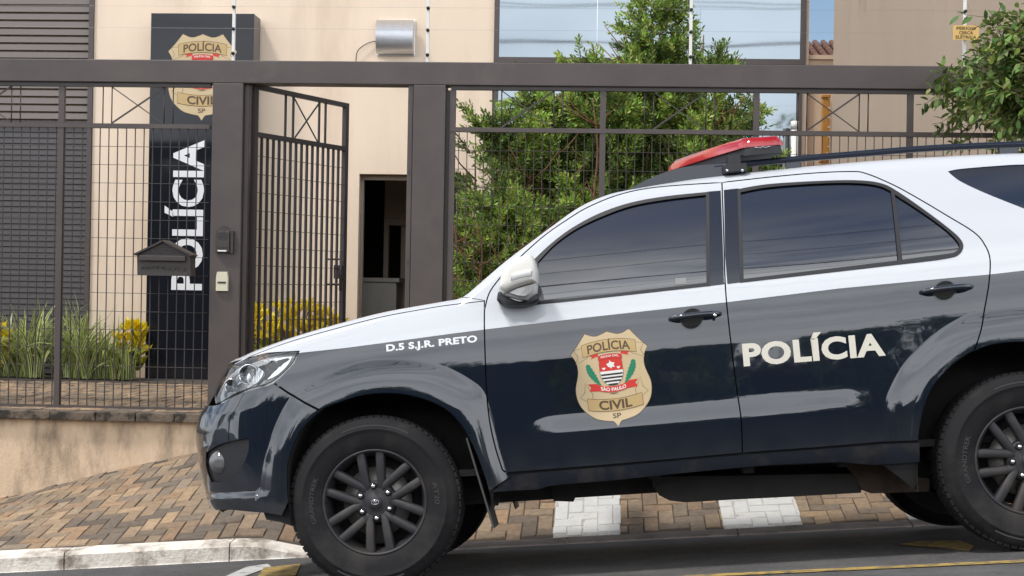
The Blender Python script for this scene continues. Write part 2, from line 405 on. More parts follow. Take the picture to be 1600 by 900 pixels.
# retaining wall with coping
t = empty('retaining_wall', (-5, YW, ZF)); t0 = Matrix.Translation(-t.location)
tag(t, 'low stained beige retaining wall under the fence with dark coping', 'wall')
bm = B(); xr = AT(470, 660, YW).x; xs = lin(-9, xr, 80)
g = [[bm.verts.new((x, YW+.002, z)) for x in xs] for z in (None, 1)] if 0 else None
for a, b in zip(xs, xs[1:]):
    za, zb_ = zwb(a)-.1, zwb(b)-.1; zt = ZF-.06
    if zt-zwb(a) < .002: continue
    v = [bm.verts.new(p) for p in ((a, YW-.012, za), (b, YW-.012, zb_), (b, YW-.012, zt), (a, YW-.012, zt))]; bm.faces.new(v)
    v2 = [bm.verts.new((p.co.x, YW+.12, p.co.z)) for p in v]; bm.faces.new(v2[::-1]); bm.faces.new((v[3], v[2], v2[2], v2[3]))
bmesh.ops.remove_doubles(bm, verts=bm.verts, dist=1e-5)
bmesh.ops.transform(bm, matrix=t0, verts=bm.verts); obj('wall_face', bm, M_RETW, t)
bm = B(); x = -9; r = random.Random(5)
while x < xr-.3:
    L = r.uniform(.28, .42); box(bm, x+.003, x+L-.003, YW-.075+r.uniform(-.006, .006), YW-.012+.1, ZF-.062, ZF+.002+r.uniform(-.004, .004), bev=.006); x += L
bmesh.ops.transform(bm, matrix=t0, verts=bm.verts); obj('coping', bm, M_COPE, t)

# ------------------------------------------------------------ police station building
def P2(px, py, Y): p = AT(px, py, Y); return (p.x, p.z)
def wallbm(outer, holes, y, th):
    bm = B(); fill(bm, outer, holes)
    for v in bm.verts: v.co = Vector((v.co.x, y, v.co.y))
    bmesh.ops.reverse_faces(bm, faces=[f for f in bm.faces if f.normal.y > 0] if 0 else [])
    g = bmesh.ops.extrude_face_region(bm, geom=list(bm.faces))
    for v in [e for e in g['geom'] if isinstance(e, bmesh.types.BMVert)]: v.co.y += th
    bmesh.ops.recalc_face_normals(bm, faces=bm.faces); return bm
bld = empty('police_station', (0, YB, ZF)); bld_m = Matrix.Translation(-bld.location)
tag(bld, 'peach rendered police station with louvred shutter, dark doorway and mirrored windows', 'building')
def bobj(name, bm, m, parent=bld, **k):
    if parent is bld: bmesh.ops.transform(bm, matrix=bld_m, verts=bm.verts)
    return obj(name, bm, m, parent, **k)
xL = -9; xSh = P2(143, 300, YB)[0]; xD0, xD1 = P2(561, 300, YB)[0], P2(736, 300, YB)[0]; zD = P2(600, 272, YB)[1]
xG0 = P2(768, 300, YB)[0]; xG1 = P2(1259, 50, YB)[0]; xG2 = P2(1252, 200, YB)[0]; zS1 = P2(1000, 99.5, YB)[1]; zS2 = P2(1000, 133, YB)[1]; TOP = 7.2
wall = wallbm([(xL, ZF-.3), (xG2, ZF-.3), (xG1+.03, ZF-.3), (xG1+.03, TOP), (xL, TOP)],
              [[(xL+.3, ZF), (xSh, ZF), (xSh, TOP-.5), (xL+.3, TOP-.5)], [(xD0, ZF-.05), (xD1, ZF-.05), (xD1, zD), (xD0, zD)],
               [(xG0, ZF+.25), (xG2, ZF+.25), (xG2, zS2), (xG0, zS2)], [(xG0, zS1), (xG1, zS1), (xG1, TOP-.4), (xG0, TOP-.4)]], YB, .22)
bobj('wall', wall, M_WALL)
bm = B(); box(bm, xL, xG1+.03, YB+.22, YB+6, TOP-.2, TOP)
box(bm, xG1-.17, xG1+.03, YB+.225, YB+6, ZF-.3, TOP-.21); bobj('side_wall', bm, M_WALL)
# shutter: frame and louvres, pale open ones above, darker closed ones below
fr = B(); box(fr, xSh-.05, xSh-.002, YB-.02, YB+.06, ZF, TOP-.5)
zM = P2(60, 190, YB)[1]
for px in (-180, -90): pass
sf = bobj('shutter_frame', fr, M_FRAME)
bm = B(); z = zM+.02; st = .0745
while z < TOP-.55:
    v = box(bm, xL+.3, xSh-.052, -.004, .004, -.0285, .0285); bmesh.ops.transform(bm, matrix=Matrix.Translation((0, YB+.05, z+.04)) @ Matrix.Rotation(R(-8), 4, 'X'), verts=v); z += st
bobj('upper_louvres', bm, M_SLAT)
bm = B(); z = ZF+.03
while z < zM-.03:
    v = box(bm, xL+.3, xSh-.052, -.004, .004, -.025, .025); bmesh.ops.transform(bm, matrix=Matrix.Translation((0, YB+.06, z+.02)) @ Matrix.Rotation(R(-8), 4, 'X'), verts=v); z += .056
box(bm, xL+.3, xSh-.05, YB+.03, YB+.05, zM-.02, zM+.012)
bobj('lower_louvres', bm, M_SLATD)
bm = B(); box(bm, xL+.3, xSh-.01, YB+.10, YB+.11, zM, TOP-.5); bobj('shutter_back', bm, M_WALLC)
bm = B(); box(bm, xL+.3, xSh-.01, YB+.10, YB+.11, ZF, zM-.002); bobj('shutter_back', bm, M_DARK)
# doorway: lined dark room with counter, inner door frame and chair
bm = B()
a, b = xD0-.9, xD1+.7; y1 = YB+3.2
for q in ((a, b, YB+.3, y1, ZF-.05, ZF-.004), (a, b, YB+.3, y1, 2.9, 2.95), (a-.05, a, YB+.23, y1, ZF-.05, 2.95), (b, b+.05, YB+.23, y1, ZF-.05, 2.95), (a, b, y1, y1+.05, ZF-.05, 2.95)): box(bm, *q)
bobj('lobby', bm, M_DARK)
bm = B(); xi = P2(601, 300, YB+1.4)[0]; xj = P2(625, 300, YB+1.4)[0]
box(bm, xi, xi+.05, YB+1.4, YB+1.5, ZF, 2.05); box(bm, xi+.05, xj+.3, YB+1.4, YB+1.5, 1.98, 2.05); box(bm, xi-.0, xj+1.2, YB+1.41, YB+1.49, 2.053, 2.8); box(bm, xj+.02, xj+.12, YB+1.4, YB+1.5, ZF, 1.97)
bobj('inner_door_frame', bm, M_INW)
dr = B(); box(dr, xD1-.15, xD1-.005, YB+.1, YB+.14, ZF, zD-.01); box(dr, xD0+.003, xD0+.028, YB+.1, YB+.16, ZF, zD-.01); box(dr, xD0+.03, xD1-.155, YB+.1, YB+.16, zD-.05, zD-.01)
bobj('door_frame', dr, M_JAMB)
bm = B(); box(bm, xD0-.2, xD0+.25, YB+.9, YB+1.3, ZF, 1.38, bev=.01); box(bm, xD0-.22, xD0+.28, YB+.88, YB+1.32, 1.38, 1.42); bobj('counter', bm, M_CNT)
# mirrored glazing
def window(x0, x1, z0, z1, joints, low):
    f = B(); w = .045
    box(f, x0, x0+w, YB-.03, YB+.05, z0, z1); box(f, x1-w, x1, YB-.03, YB+.05, z0, z1)
    box(f, x0+w, x1-w, YB-.028, YB+.05, z0, z0+.05); box(f, x0+w, x1-w, YB-.028, YB+.05, z1-.05, z1)
    wi = bobj('window', f, M_FRAME); xs = [x0+w]+joints+[x1-w]
    for i in range(len(xs)-1):
        g = B(); tilt = rnd.uniform(-.0012, .0012)
        v = box(g, xs[i]+.003, xs[i+1]-.003, YB+.01+tilt, YB+.02+tilt, z0+.05, z1-.05)
        bobj('pane', g, M_GLZ, parent=wi); 
        for o in wi.children:
            pass
    return wi
bl = bld.location
for w_ in (window(xG0, xG1, zS1, TOP-.4, [P2(933, 50, YB)[0], P2(1094, 50, YB)[0]], 0), window(xG0, xG2, ZF+.25, zS2, [P2(933, 50, YB)[0], P2(1094, 50, YB)[0]], 1)):
    for c in w_.children: c.location = -Vector(bl)

# neighbour: cream boundary wall in the gap, beige house, tiled roof
t = tag(empty('boundary_wall', (4, 14.05, 0)), 'narrow cream boundary wall in the gap beside the mirrored windows', 'wall')
bm = B(); box(bm, P2(1258, 200, 14.05)[0]-4, P2(1330, 200, 14.05)[0]-4, 0, .2, -.2, P2(1270, 93, 14.05)[1]); obj('wall_face', bm, M_WALLC, t)
bm = B(); box(bm, P2(1258, 200, 14.05)[0]-4, P2(1330, 200, 14.05)[0]-4, -.02, .22, P2(1270, 93, 14.05)[1]+.001, P2(1270, 93, 14.05)[1]+.04); obj('coping', bm, M_WALLC, t)
YN = 13.2
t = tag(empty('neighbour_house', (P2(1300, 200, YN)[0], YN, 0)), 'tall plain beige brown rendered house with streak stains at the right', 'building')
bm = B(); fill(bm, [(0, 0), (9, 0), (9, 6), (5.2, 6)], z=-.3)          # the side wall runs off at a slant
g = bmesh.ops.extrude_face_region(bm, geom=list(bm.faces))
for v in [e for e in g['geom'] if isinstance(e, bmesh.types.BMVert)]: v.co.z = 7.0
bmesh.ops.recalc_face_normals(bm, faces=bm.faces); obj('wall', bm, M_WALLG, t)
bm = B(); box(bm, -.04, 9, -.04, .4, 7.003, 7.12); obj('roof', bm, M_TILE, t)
YT = 34
t = tag(empty('tiled_roof_house', (P2(1262, 100, YT)[0], YT, 0)), 'distant house showing a brown clay tile roof through the gap', 'building')
zr_ = P2(1280, 73, YT)[1]; bm = B(); box(bm, .1, 6, .05, 4, -.3, zr_-.35); obj('wall', bm, M_WALLC, t)
bm = B()
for i in range(26):
    for j in range(6):
        for q, (rr, dz) in enumerate(((.085, .0), (.08, .045))):
            x = -.05+i*.2+(.1 if q else 0)
            n = 7; y0, y1_ = j*.38-.2, j*.38+.22; z0 = zr_-.42+j*.135
            pts = []
            for s, (yy, zz, rad) in enumerate(((y0, z0, rr*1.1), (y1_, z0+.15, rr*.92))):
                pts.append([bm.verts.new((x+rad*math.cos(math.pi*k/(n-1)), yy, zz+dz+(rad*math.sin(math.pi*k/(n-1)) if q else -rad*math.sin(math.pi*k/(n-1))+.06))) for k in range(n)])
            for k in range(n-1): bm.faces.new((pts[0][k], pts[0][k+1], pts[1][k+1], pts[1][k])).smooth = True
obj('roof', bm, M_TILE, t)

# orange timber upright and white pipe
p = P2(1291, 153, 13.9); q = P2(1291, 238, 13.9)
t = tag(empty('wooden_upright', (p[0], 13.9, ZF)), 'orange brown upright board with pale ticks in the gap before the beige house', 'board')
bm = B(); box(bm, -.032, .034, 0, .06, q[1]-ZF-.1, p[1]-ZF, bev=.006); box(bm, -.04, .04, -.01, .07, p[1]-ZF+.001, p[1]-ZF+.03, bev=.005, mi=0)
tube(bm, [(.03, .02, q[1]-ZF+.02), (.01, -.02, q[1]-ZF-.04), (-.06, -.03, q[1]-ZF-.1)], .012)
for k in range(6): box(bm, .020, .037, -.003, 0, q[1]-ZF+.05+k*.09, q[1]-ZF+.06+k*.09, mi=1)
obj('board', bm, [M_ORG, M_WPLA], t)
p = P2(1242, 192, 13.7)
t = tag(empty('white_pipe', (p[0], 13.7, ZF)), 'white vertical pipe standing against the right edge of the mirrored window', 'pipe')
bm = B(); tube(bm, [(0, 0, 0), (0, 0, p[1]-ZF)], .033, 16); lathe(bm, [(.0, p[1]-ZF+.02), (.037, p[1]-ZF+.015), (.037, p[1]-ZF-.06), (.03, p[1]-ZF-.06)], 16, axis='Z'); obj('pipe', bm, M_WPLA, t)
# ------------------------------------------------------------ fence
YF = 10.6
fx = lambda px, py=300: AT(px, py, YF).x
fzv = lambda px, py: AT(px, py, YF).z
ZB1 = fzv(700, 97.5); ZB0 = fzv(700, 133.5); ZR1 = fzv(700, 198.5); ZR0 = fzv(700, 205.5); ZL1, ZL0 = fzv(160, 635), fzv(160, 641.5)
fen = empty('fence', (0, YF, ZF)); fm = Matrix.Translation(-fen.location)
tag(fen, 'brown steel fence with a heavy top beam, wide posts and wire grille panels', 'fence')
def fobj(name, bm, m, **k):
    bmesh.ops.transform(bm, matrix=fm, verts=bm.verts); return obj(name, bm, m, fen, **k)
DB = .17
bm = B(); box(bm, -9, 9, YF-.02, YF-.02+DB, ZB0, ZB1, bev=.006); fobj('beam', bm, M_STEEL)
PX1 = (fx(329.5, 380), fx(377, 380)); PX2 = (fx(642.5, 380), fx(693, 380))
for a, b in (PX1, PX2):
    bm = B(); box(bm, a, b, YF-.023, YF-.023+DB+.006, ZF-.05, ZB0-.001, bev=.005)
    box(bm, a-.02, b+.02, YF-.05, YF+DB, ZF-.01, ZF+.006); fobj('post', bm, M_STEEL)
bm = B(); box(bm, PX1[1]+.004, PX1[1]+.035, YF+.02, YF+.1, ZF, ZB0-.002); box(bm, PX2[0]-.04, PX2[0]-.006, YF-.005, YF+.06, ZF, ZB0-.002); fobj('gate_jamb', bm, M_STEEL)
bm = B()
bm.free()
for z in (.95, 1.5, 2.15): bm = B(); box(bm, PX2[0]-.026, PX2[0]-.02, YF-.009, YF-.004, z, z+.03); fobj('strike_plate', bm, M_BAR)
PW = 240
def panel(p0, p1, stiles, bottom, ctr, dens=13.6, rb=.0046):
    """grille panel between pixel columns p0..p1 of the fence plane"""
    s = .03
    bm = B(); box(bm, fx(p0), fx(p1), YF+.0, YF+.045, ZR0, ZR1); fobj('mid_rail', bm, M_STEEL)
    bm = B(); box(bm, fx(p0), fx(p1), YF+.0, YF+.04, ZB0-.03, ZB0-.0015); fobj('top_rail', bm, M_BAR)
    for q in stiles:
        bm = B(); x = fx(q); box(bm, x-.021, x+.021, YF+.004, YF+.041, bottom, ZB0-.031); fobj('stile', bm, M_STEEL)
    if bottom == ZL0:
        bm = B(); box(bm, fx(p0), fx(p1), YF-.004, YF+.045, ZL0, ZL1+.003); fobj('bottom_rail', bm, M_FRAME)
    bm = B(); x0, x1 = fx(p0), fx(p1); n = int(abs(p1-p0)/dens)
    zb = max(ZL1, bottom) if bottom == ZL0 else bottom
    for i in range(1, n+1):
        x = x0+(x1-x0)*i/(n+.5)
        tube(bm, [(x, YF+.02, zb), (x, YF+.02, ZR0)], rb, 6, cap=False)
    z = ZR0-.135
    while z > zb+.03:
        tube(bm, [(x0, YF+.013, z), (x1, YF+.013, z)], .0021, 5, cap=False); z -= .1345
    fobj('grille', bm, M_BAR)
    for c in ctr:
        xc = fx(c); d = fx(c+41)-xc; e = fx(c+55)-xc
        for s_ in (-1, 1):
            for k in (d, e):
                bm = B(); tube(bm, [(xc+s_*k, YF+.02, ZR1), (xc+s_*k, YF+.02, ZB0-.03)], .005, 6); fobj('upright_bar', bm, M_BAR)
        bm = B(); bar(bm, (xc-d, YF+.0175, ZR1+.002), (xc+d, YF+.0175, ZB0-.032), .012, .006); bar(bm, (xc+d, YF+.024, ZR1+.002), (xc-d, YF+.024, ZB0-.032), .007, .008); fobj('cross_brace', bm, M_BAR)
panel(-560, 326, [93, -146, -385], ZL0, [212, -27, -266])
panel(702, 2200, [705, 940, 1180, 1421, 1662, 1903], ZF+.03, [822, 1060, 1300, 1542, 1783], rb=.0032)
bm = B(); box(bm, fx(694.5), fx(699.5), YF+.03, YF+.07, ZF, ZB0-.031); fobj('stile', bm, M_STEEL)

# open gate leaf, swung into the yard
h = Vector((fx(391, 300), YF+.06, ZF)); zt = AT(391, 131, h.y).z; fe = None
best = None
for k in range(400):                                     # the free end: its top has the same height as the hinge side
    yy = h.y+.2+k*.005; p = AT(543, 162, yy)
    if best is None or abs(p.z-zt) < best[0]: best = (abs(p.z-zt), p)
fe = best[1]; ang = math.atan2(fe.y-h.y, fe.x-h.x); GW = math.hypot(fe.x-h.x, fe.y-h.y)
gate = tag(empty('gate', h, ang), 'dark barred pedestrian gate standing open between the two wide posts', 'gate')
gt = zt-ZF; gm = gt-.385; w = .032
bm = B(); box(bm, 0, w, -.018, .018, .03, gt); fr = box(bm, GW-.045, GW, -.018, .018, .03, gt)
for z in (gt-.035, gm, .03): box(bm, w, GW-.045, -.0175, .0175, z, z+.035)
obj('gate_frame', bm, M_GATE, gate)
bm = B(); n = 15
for i in range(n):
    x = w+(GW-w-.045)*(i+1)/(n+1); box(bm, x-.0085, x+.0085, -.008, .008, .065, gm)
obj('gate_bars', bm, M_GATE, gate)
bm = B(); z = gm-.14
while z > .1: tube(bm, [(w, -.012, z), (GW-.045, -.012, z)], .0024, 5, cap=False); z -= .1345
obj('gate_wires', bm, M_BAR, gate)
bm = B()
for k in (.32, .40, .68, .75): x = GW*k; box(bm, x-.007, x+.007, -.007, .007, gm+.035, gt-.035)
bar(bm, (GW*.41, -.010, gm+.04), (GW*.67, -.010, gt-.04), .012, .006); bar(bm, (GW*.67, .004, gm+.04), (GW*.41, .004, gt-.04), .010, .006)
obj('gate_brace', bm, M_GATE, gate)
bm = B(); zh = AT(528, 425, fe.y).z-ZF
for s in (-1, 1):
    tube(bm, [(GW-.16, s*.07, zh-.15), (GW-.16, s*.07, zh+.15)], .011, 10)
for z in (zh-.10, zh+.10): tube(bm, [(GW-.16, -.07, z), (GW-.16, .07, z)], .007, 8)
obj('gate_handle', bm, M_GATE, gate)
bm = B(); box(bm, GW-.12, GW-.03, -.026, .026, zh-.055, zh+.055, bev=.004); obj('gate_lock', bm, M_GATE, gate)

# electric fence rods on the beam
for k, (px, cap_) in enumerate(((362, 1), (667, 2), (1080, 3), (1510, 4))):
    x = fx(px, 60); zb = ZB1; top = zb+1.0
    lb = ['white electric fence rod in front of the black sign', 'white electric fence rod just right of the floodlight', 'white electric fence rod before the mirrored upper window', 'white electric fence rod above the yellow warning sign'][k]
    t = tag(empty('fence_rod', (x, YF+.06, zb)), lb, 'rod', 'electric fence rods on the beam')
    bm = B(); box(bm, -.011, .011, -.011, .011, 0, 1.0, bev=.002); obj('rod', bm, M_WPLA, t)
    for z in (.06, .24, .40, .56, .72, .88):
        bm = B(); tube(bm, [(0, -.03, z), (0, -.008, z)], [.010, .014], 8); sphere(bm, (0, -.032, z), .011, n=8); obj('insulator', bm, M_INS, t)
bm = B()
for z in (.24, .40, .56, .72, .88):
    tube(bm, [(-9, YF+.025, ZB1+z), (9, YF+.025, ZB1+z)], .0008, 4, cap=False)
tag(obj('electric_wires', bm, M_WIRE), 'thin strands of electric fence wire strung above the beam', 'wire')
# warning sign
p0 = AT(1490, 39, YF); p1 = AT(1530, 62, YF)
t = tag(empty('warning_sign', ((p0.x+p1.x)/2, YF+.01, (p0.z+p1.z)/2)), 'small yellow electric fence warning sign beside the tree leaves', 'sign')
hw, hh = (p1.x-p0.x)/2, (p0.z-p1.z)/2
bm = B(); box(bm, -hw, hw, 0, .004, -hh, hh); obj('plate', bm, M_WSGN, t)
bm = B()
for s, z, w in (('PERIGO', .6, 1.5), ('CERCA', 0, 1.1), ('ELÉTRICA', -.6, 1.6)): put_text(bm, s, 0, z*hh, w*hw, hh*.42, 0, 0, .02)
for v in bm.verts: v.co = Vector((v.co.x, -.002, v.co.y))
obj('lettering', bm, M_INK, t)

# mailbox on the left grille
t = empty('mailbox', AT(263, 431, YF)+Vector((0, -.03, 0))); tag(t, 'dark cast metal letterbox with a gabled roof hung on the grille', 'mailbox')
u = 1/216.0
def pp(x, y): return ((x-263)*u, (431-y)*u)
bm = B(); P = [pp(222, 431), pp(307, 431), pp(305, 397), pp(263, 379), pp(221, 397)]
fill(bm, P); 
for v in bm.verts: v.co = Vector((v.co.x, -.10, v.co.y))
g = bmesh.ops.extrude_face_region(bm, geom=list(bm.faces))
for v in [e for e in g['geom'] if isinstance(e, bmesh.types.BMVert)]: v.co.y += .12
bmesh.ops.recalc_face_normals(bm, faces=bm.faces); 
y = -.104
for i in range(7):                                                     # ribs of the gable
    z = pp(0, 396-i*2.4)[1]; hw = (18-i*2.4+1)*u*2.0
    box(bm, -hw, hw, y, -.1, z, z+.006)
obj('box', bm, M_CASTI, t)
bm = B()
for s in (-1, 1): bar(bm, (0, -.045, pp(0, 376.5)[1]), (s*46*u, -.045, pp(0, 399)[1]), .012, .16, up=Vector((0, 1, 0)))
obj('roof', bm, M_CASTI, t)
bm = B(); box(bm, pp(226, 0)[0], pp(299, 0)[0], -.125, -.101, pp(0, 408)[1], pp(0, 400)[1], bev=.004); obj('flap', bm, M_CASTI, t)
bm = B(); r = random.Random(2)
box(bm, pp(225, 0)[0], pp(303, 0)[0], -.106, -.1, pp(0, 431)[1], pp(0, 427)[1])
for k in range(9):
    cx = pp(230+k*8.3, 0)[0]; cz = pp(0, 419)[1]; a0 = r.uniform(0, 6)
    tube(bm, [(cx+.016*math.cos(a0+a*.5)*(1-a/14), -.103, cz+.013*math.sin(a0+a*.5)*(1-a/14)) for a in range(11)], .0035, 5)
obj('scroll_relief', bm, M_CASTI, t)
# intercom
t = empty('intercom', AT(352, 396, YF)+Vector((0, -.024, 0))); tag(t, 'dark intercom panel in an arched surround on the left wide post', 'intercom')
bm = B(); pq = lambda x, y: ((x-352)*u, (396-y)*u)
P = [pq(339, 395), pq(365, 395), pq(365, 360), pq(360, 359), pq(356, 354), pq(352, 352.5), pq(347, 354), pq(343, 359), pq(339, 360)]
fill(bm, P)
for v in bm.verts: v.co = Vector((v.co.x, -.02, v.co.y))
g = bmesh.ops.extrude_face_region(bm, geom=list(bm.faces))
for v in [e for e in g['geom'] if isinstance(e, bmesh.types.BMVert)]: v.co.y += .02
bmesh.ops.recalc_face_normals(bm, faces=bm.faces); obj('surround', bm, M_CASTI, t)
bm = B(); c = pq(341, 394); d = pq(361, 361); box(bm, c[0], d[0], -.035, -.0205, c[1], d[1], bev=.003); bd = obj('speaker_body', bm, M_CASTI, t)
bm = B()
for k in range(5): z = pq(0, 364+k*2.4)[1]; box(bm, pq(343.5, 0)[0], pq(358, 0)[0], -.0365, -.0352, z-.003, z)
box(bm, pq(343, 0)[0], pq(358, 0)[0], -.0365, -.0352, pq(0, 390)[1], pq(0, 386)[1]); obj('speaker_slot', bm, M_INS, bd)
bm = B(); box(bm, pq(343, 0)[0], pq(357, 0)[0], -.038, -.0352, pq(0, 393.5)[1], pq(0, 391)[1], bev=.001); obj('name_plate', bm, M_WPLA, bd)
bm = B(); box(bm, pq(364, 0)[0], pq(367, 0)[0], -.03, -.0, pq(0, 396)[1], pq(0, 360)[1], bev=.002); obj('side_rib', bm, M_CASTI, t)
# doorbell
t = empty('doorbell', AT(349, 440, YF)+Vector((0, -.024, 0))); tag(t, 'ivory plastic doorbell below the dark intercom on the wide post', 'doorbell')
bm = B(); c = 9.2*u; P = [(-c, -14.5*u), (c, -14.5*u), (c*1.02, 6*u), (c*.85, 15*u), (-c*.85, 15*u), (-c*1.02, 6*u)]
fill(bm, P)
for v in bm.verts: v.co = Vector((v.co.x, -.022, v.co.y))
g = bmesh.ops.extrude_face_region(bm, geom=list(bm.faces))
for v in [e for e in g['geom'] if isinstance(e, bmesh.types.BMVert)]: v.co.y += .022; v.co.x *= 1.08; v.co.z *= 1.03
bmesh.ops.recalc_face_normals(bm, faces=bm.faces); obj('case', bm, M_IVORY, t)
bm = B(); box(bm, -.03, .03, -.0245, -.0222, -.014, 0); obj('button', bm, M_CASTI, t)

# floodlight on the wall
t = empty('floodlight', AT(619, 59, YB)); tag(t, 'square silver floodlight housing fixed high on the peach wall', 'lamp')
k = 1/164.0; w, hh_ = 30*k, 27*k
bm = B(); box(bm, -w, w, -.012, 0, -hh_*1.05, hh_*1.05, bev=.003); obj('back_plate', bm, M_ALU, t)
bm = B(); n = 14; prev = None                                          # rolled metal hood
for i in range(n+1):
    a = math.pi*i/n-math.pi/2; yy = -.012-.10*math.cos(a*.96)-.03; zz = hh_*math.sin(a)
    cur = (bm.verts.new((-w*.97, yy, zz)), bm.verts.new((w*.97, yy, zz)))
    if prev: f = bm.faces.new((prev[0], prev[1], cur[1], cur[0])); f.smooth = True
    prev = cur
bm.verts.ensure_lookup_table()
for s in (0, 1): bm.faces.new([v for v in bm.verts if v.index % 2 == s] if 0 else [bm.verts[i*2+s] for i in range(n+1)])
obj('hood', bm, M_ALU, t)
bm = B(); c1 = AT(557, 92, YB)-t.location; c2 = AT(560, 80, YB)-t.location; c3 = AT(572, 70, YB)-t.location
tube(bm, catmull([(c1.x, -.02, c1.z-.1), (c1.x, -.02, c1.z), (c2.x, -.03, c2.z), (c3.x, -.03, c3.z), (-w-.03, -.02, -.04), (-w, -.02, -.045)]), .0045, 6); obj('cable', bm, M_INS, t)

# ------------------------------------------------------------ police badge (2D artwork shared by the sign and the car)
M_GOLD = mat('badge_gold', (.56, .43, .25), .35, var=.05, vs_=4); M_GOLD2 = mat('badge_ribbon', (.50, .35, .15), .35)
M_BRN = mat('badge_line', (.09, .055, .03), .5); M_RED = mat('badge_red', (.60, .03, .02), .4); M_GRN = mat('badge_green', (.01, .20, .10), .4)
M_BWH = mat('badge_white', (.78, .76, .72), .4); M_BLK = mat('badge_black', (.02, .02, .02), .4)
BM = [M_GOLD, M_GOLD2, M_BRN, M_RED, M_GRN, M_BWH, M_BLK]
def badge():
    """unit badge: width 1, z of each vertex is its layer number"""
    bm = B()
    half = join([(0, .62), (.05, .60), (.13, .575), (.20, .58), (.29, .62)], [(.29, .62), (.40, .48), (.50, .37)], [(.50, .37), (.445, .27), (.43, .15), (.45, .05)], [(.45, .05), (.49, -.10), (.47, -.26), (.40, -.38), (.27, -.49), (.12, -.535), (.05, -.55), (0, -.62)])
    full = half+[(-x, y) for x, y in reversed(half[1:-1])]
    fill(bm, [(x*1.012, y*1.012) for x, y in full], z=0, mi=2); fill(bm, full, z=1, mi=0)
    def P(pts, mi, z, line=0):
        if line:
            cx = sum(p[0] for p in pts)/len(pts); cy = sum(p[1] for p in pts)/len(pts)
            out = []
            for i, p in enumerate(pts):
                a = pts[i-1]; b = pts[(i+1) % len(pts)]; e1 = Vector((p[0]-a[0], p[1]-a[1])).normalized(); e2 = Vector((b[0]-p[0], b[1]-p[1])).normalized()
                n = Vector((e1.y+e2.y, -e1.x-e2.x)); n = n/max(.5, n.length)*1.1
                ar = sum(pts[k-1][0]*pts[k][1]-pts[k][0]*pts[k-1][1] for k in range(len(pts)))
                if ar < 0: n = -n
                out.append((p[0]+n.x*line, p[1]+n.y*line))
            fill(bm, out, z=z, mi=2); z += 1
        fill(bm, pts, z=z, mi=mi)
    def band(x, y0, h, bend, n=10): return [(-x+2*x*i/n, y0+bend*(-x+2*x*i/n)**2) for i in range(n+1)]+[(x-2*x*i/n, y0+h+bend*(x-2*x*i/n)**2) for i in range(n+1)]
    for s in (-1, 1):                                                   # ribbon tails
        P([(s*.29, .31), (s*.45, .24), (s*.405, .33), (s*.455, .42), (s*.33, .44)], 0, 2, .006)
        P([(s*.30, -.30), (s*.44, -.20), (s*.375, -.14), (s*.36, -.02), (s*.28, -.17)], 0, 2, .006)
    P(band(.35, .362, .155, -.38), 1, 4, .006); P(band(.355, -.412, .15, .33), 1, 4, .006)
    put_text(bm, 'POLÍCIA', 0, .442, .56, .115, 6, 2, .022, bend=-.38); put_text(bm, 'CIVIL', 0, -.332, .43, .118, 6, 2, .03, bend=.33)
    put_text(bm, 'SP', 0, -.476, .11, .065, 3, 2, .015)
    n0 = len(bm.verts)
    # arms: shield, leaves, ribbons
    P([(-.14, .13), (-.14, -.02), (-.115, -.09), (-.06, -.145), (0, -.16), (.06, -.145), (.115, -.09), (.14, -.02), (.14, .13)], 5, 3, .005)
    P([(-.14, .03), (-.14, .20), (-.06, .225), (0, .235), (.06, .225), (.14, .20), (.14, .03)], 3, 5)
    for k in range(4):
        y = -.005-.043*k; w = (.138, .128, .105, .06)[k]; P([(-w, y), (w, y), (w-.008, y-.022), (-w+.008, y-.022)], 6, 5)
    P([(-.035, .08), (-.055, .12), (-.02, .13), (-.01, .165), (.015, .135), (.05, .13), (.035, .10), (.05, .075), (.01, .075), (0, .05), (-.01, .075)], 5, 6)
    for s in (-1, 1):
        P([(s*.09-.022, .065), (s*.09, .045), (s*.09+.022, .065), (s*.09+.014, .08), (s*.09, .072), (s*.09-.014, .08)], 5, 6)
        P([(s*.14, .235), (s*.24, .20), (s*.215, .225), (s*.25, .25), (s*.14, .275)], 3, 3)
        lf = []                                                        # toothed laurel
        for i in range(15):
            t = i/14; x = .28-.13*t**1.6; y = .14-.29*t; w = .038*math.sin(math.pi*(.12+.85*t))+(.010 if i % 2 else 0); lf.append((x, y, w))
        P([(s*(x+w), y) for x, y, w in lf]+[(s*(x-w), y) for x, y, w in reversed(lf)], 4, 3)
        P([(s*.15, -.165), (s*.20, -.115), (s*.31, -.11), (s*.27, -.155), (s*.30, -.205), (s*.17, -.215)], 3, 4)
    P(band(.145, .19, .055, -.9, 6), 3, 6, .003); put_text(bm, 'POLÍCIA CIVIL', 0, .222, .22, .026, 8, 5, .02, bend=-.9)
    P(band(.185, -.245, .075, 1.1), 3, 6); put_text(bm, 'SÃO PAULO', 0, -.207, .31, .045, 7, 5, .03, bend=1.1)
    P([(-.06, -.27), (-.02, -.25), (0, -.262), (.02, -.25), (.06, -.27), (.02, -.262), (0, -.275), (-.02, -.262)], 2, 3)
    bm.verts.ensure_lookup_table()
    for v in list(bm.verts)[n0:]: v.co.y = v.co.y*1.02+.078; v.co.x *= 1.06
    return bm

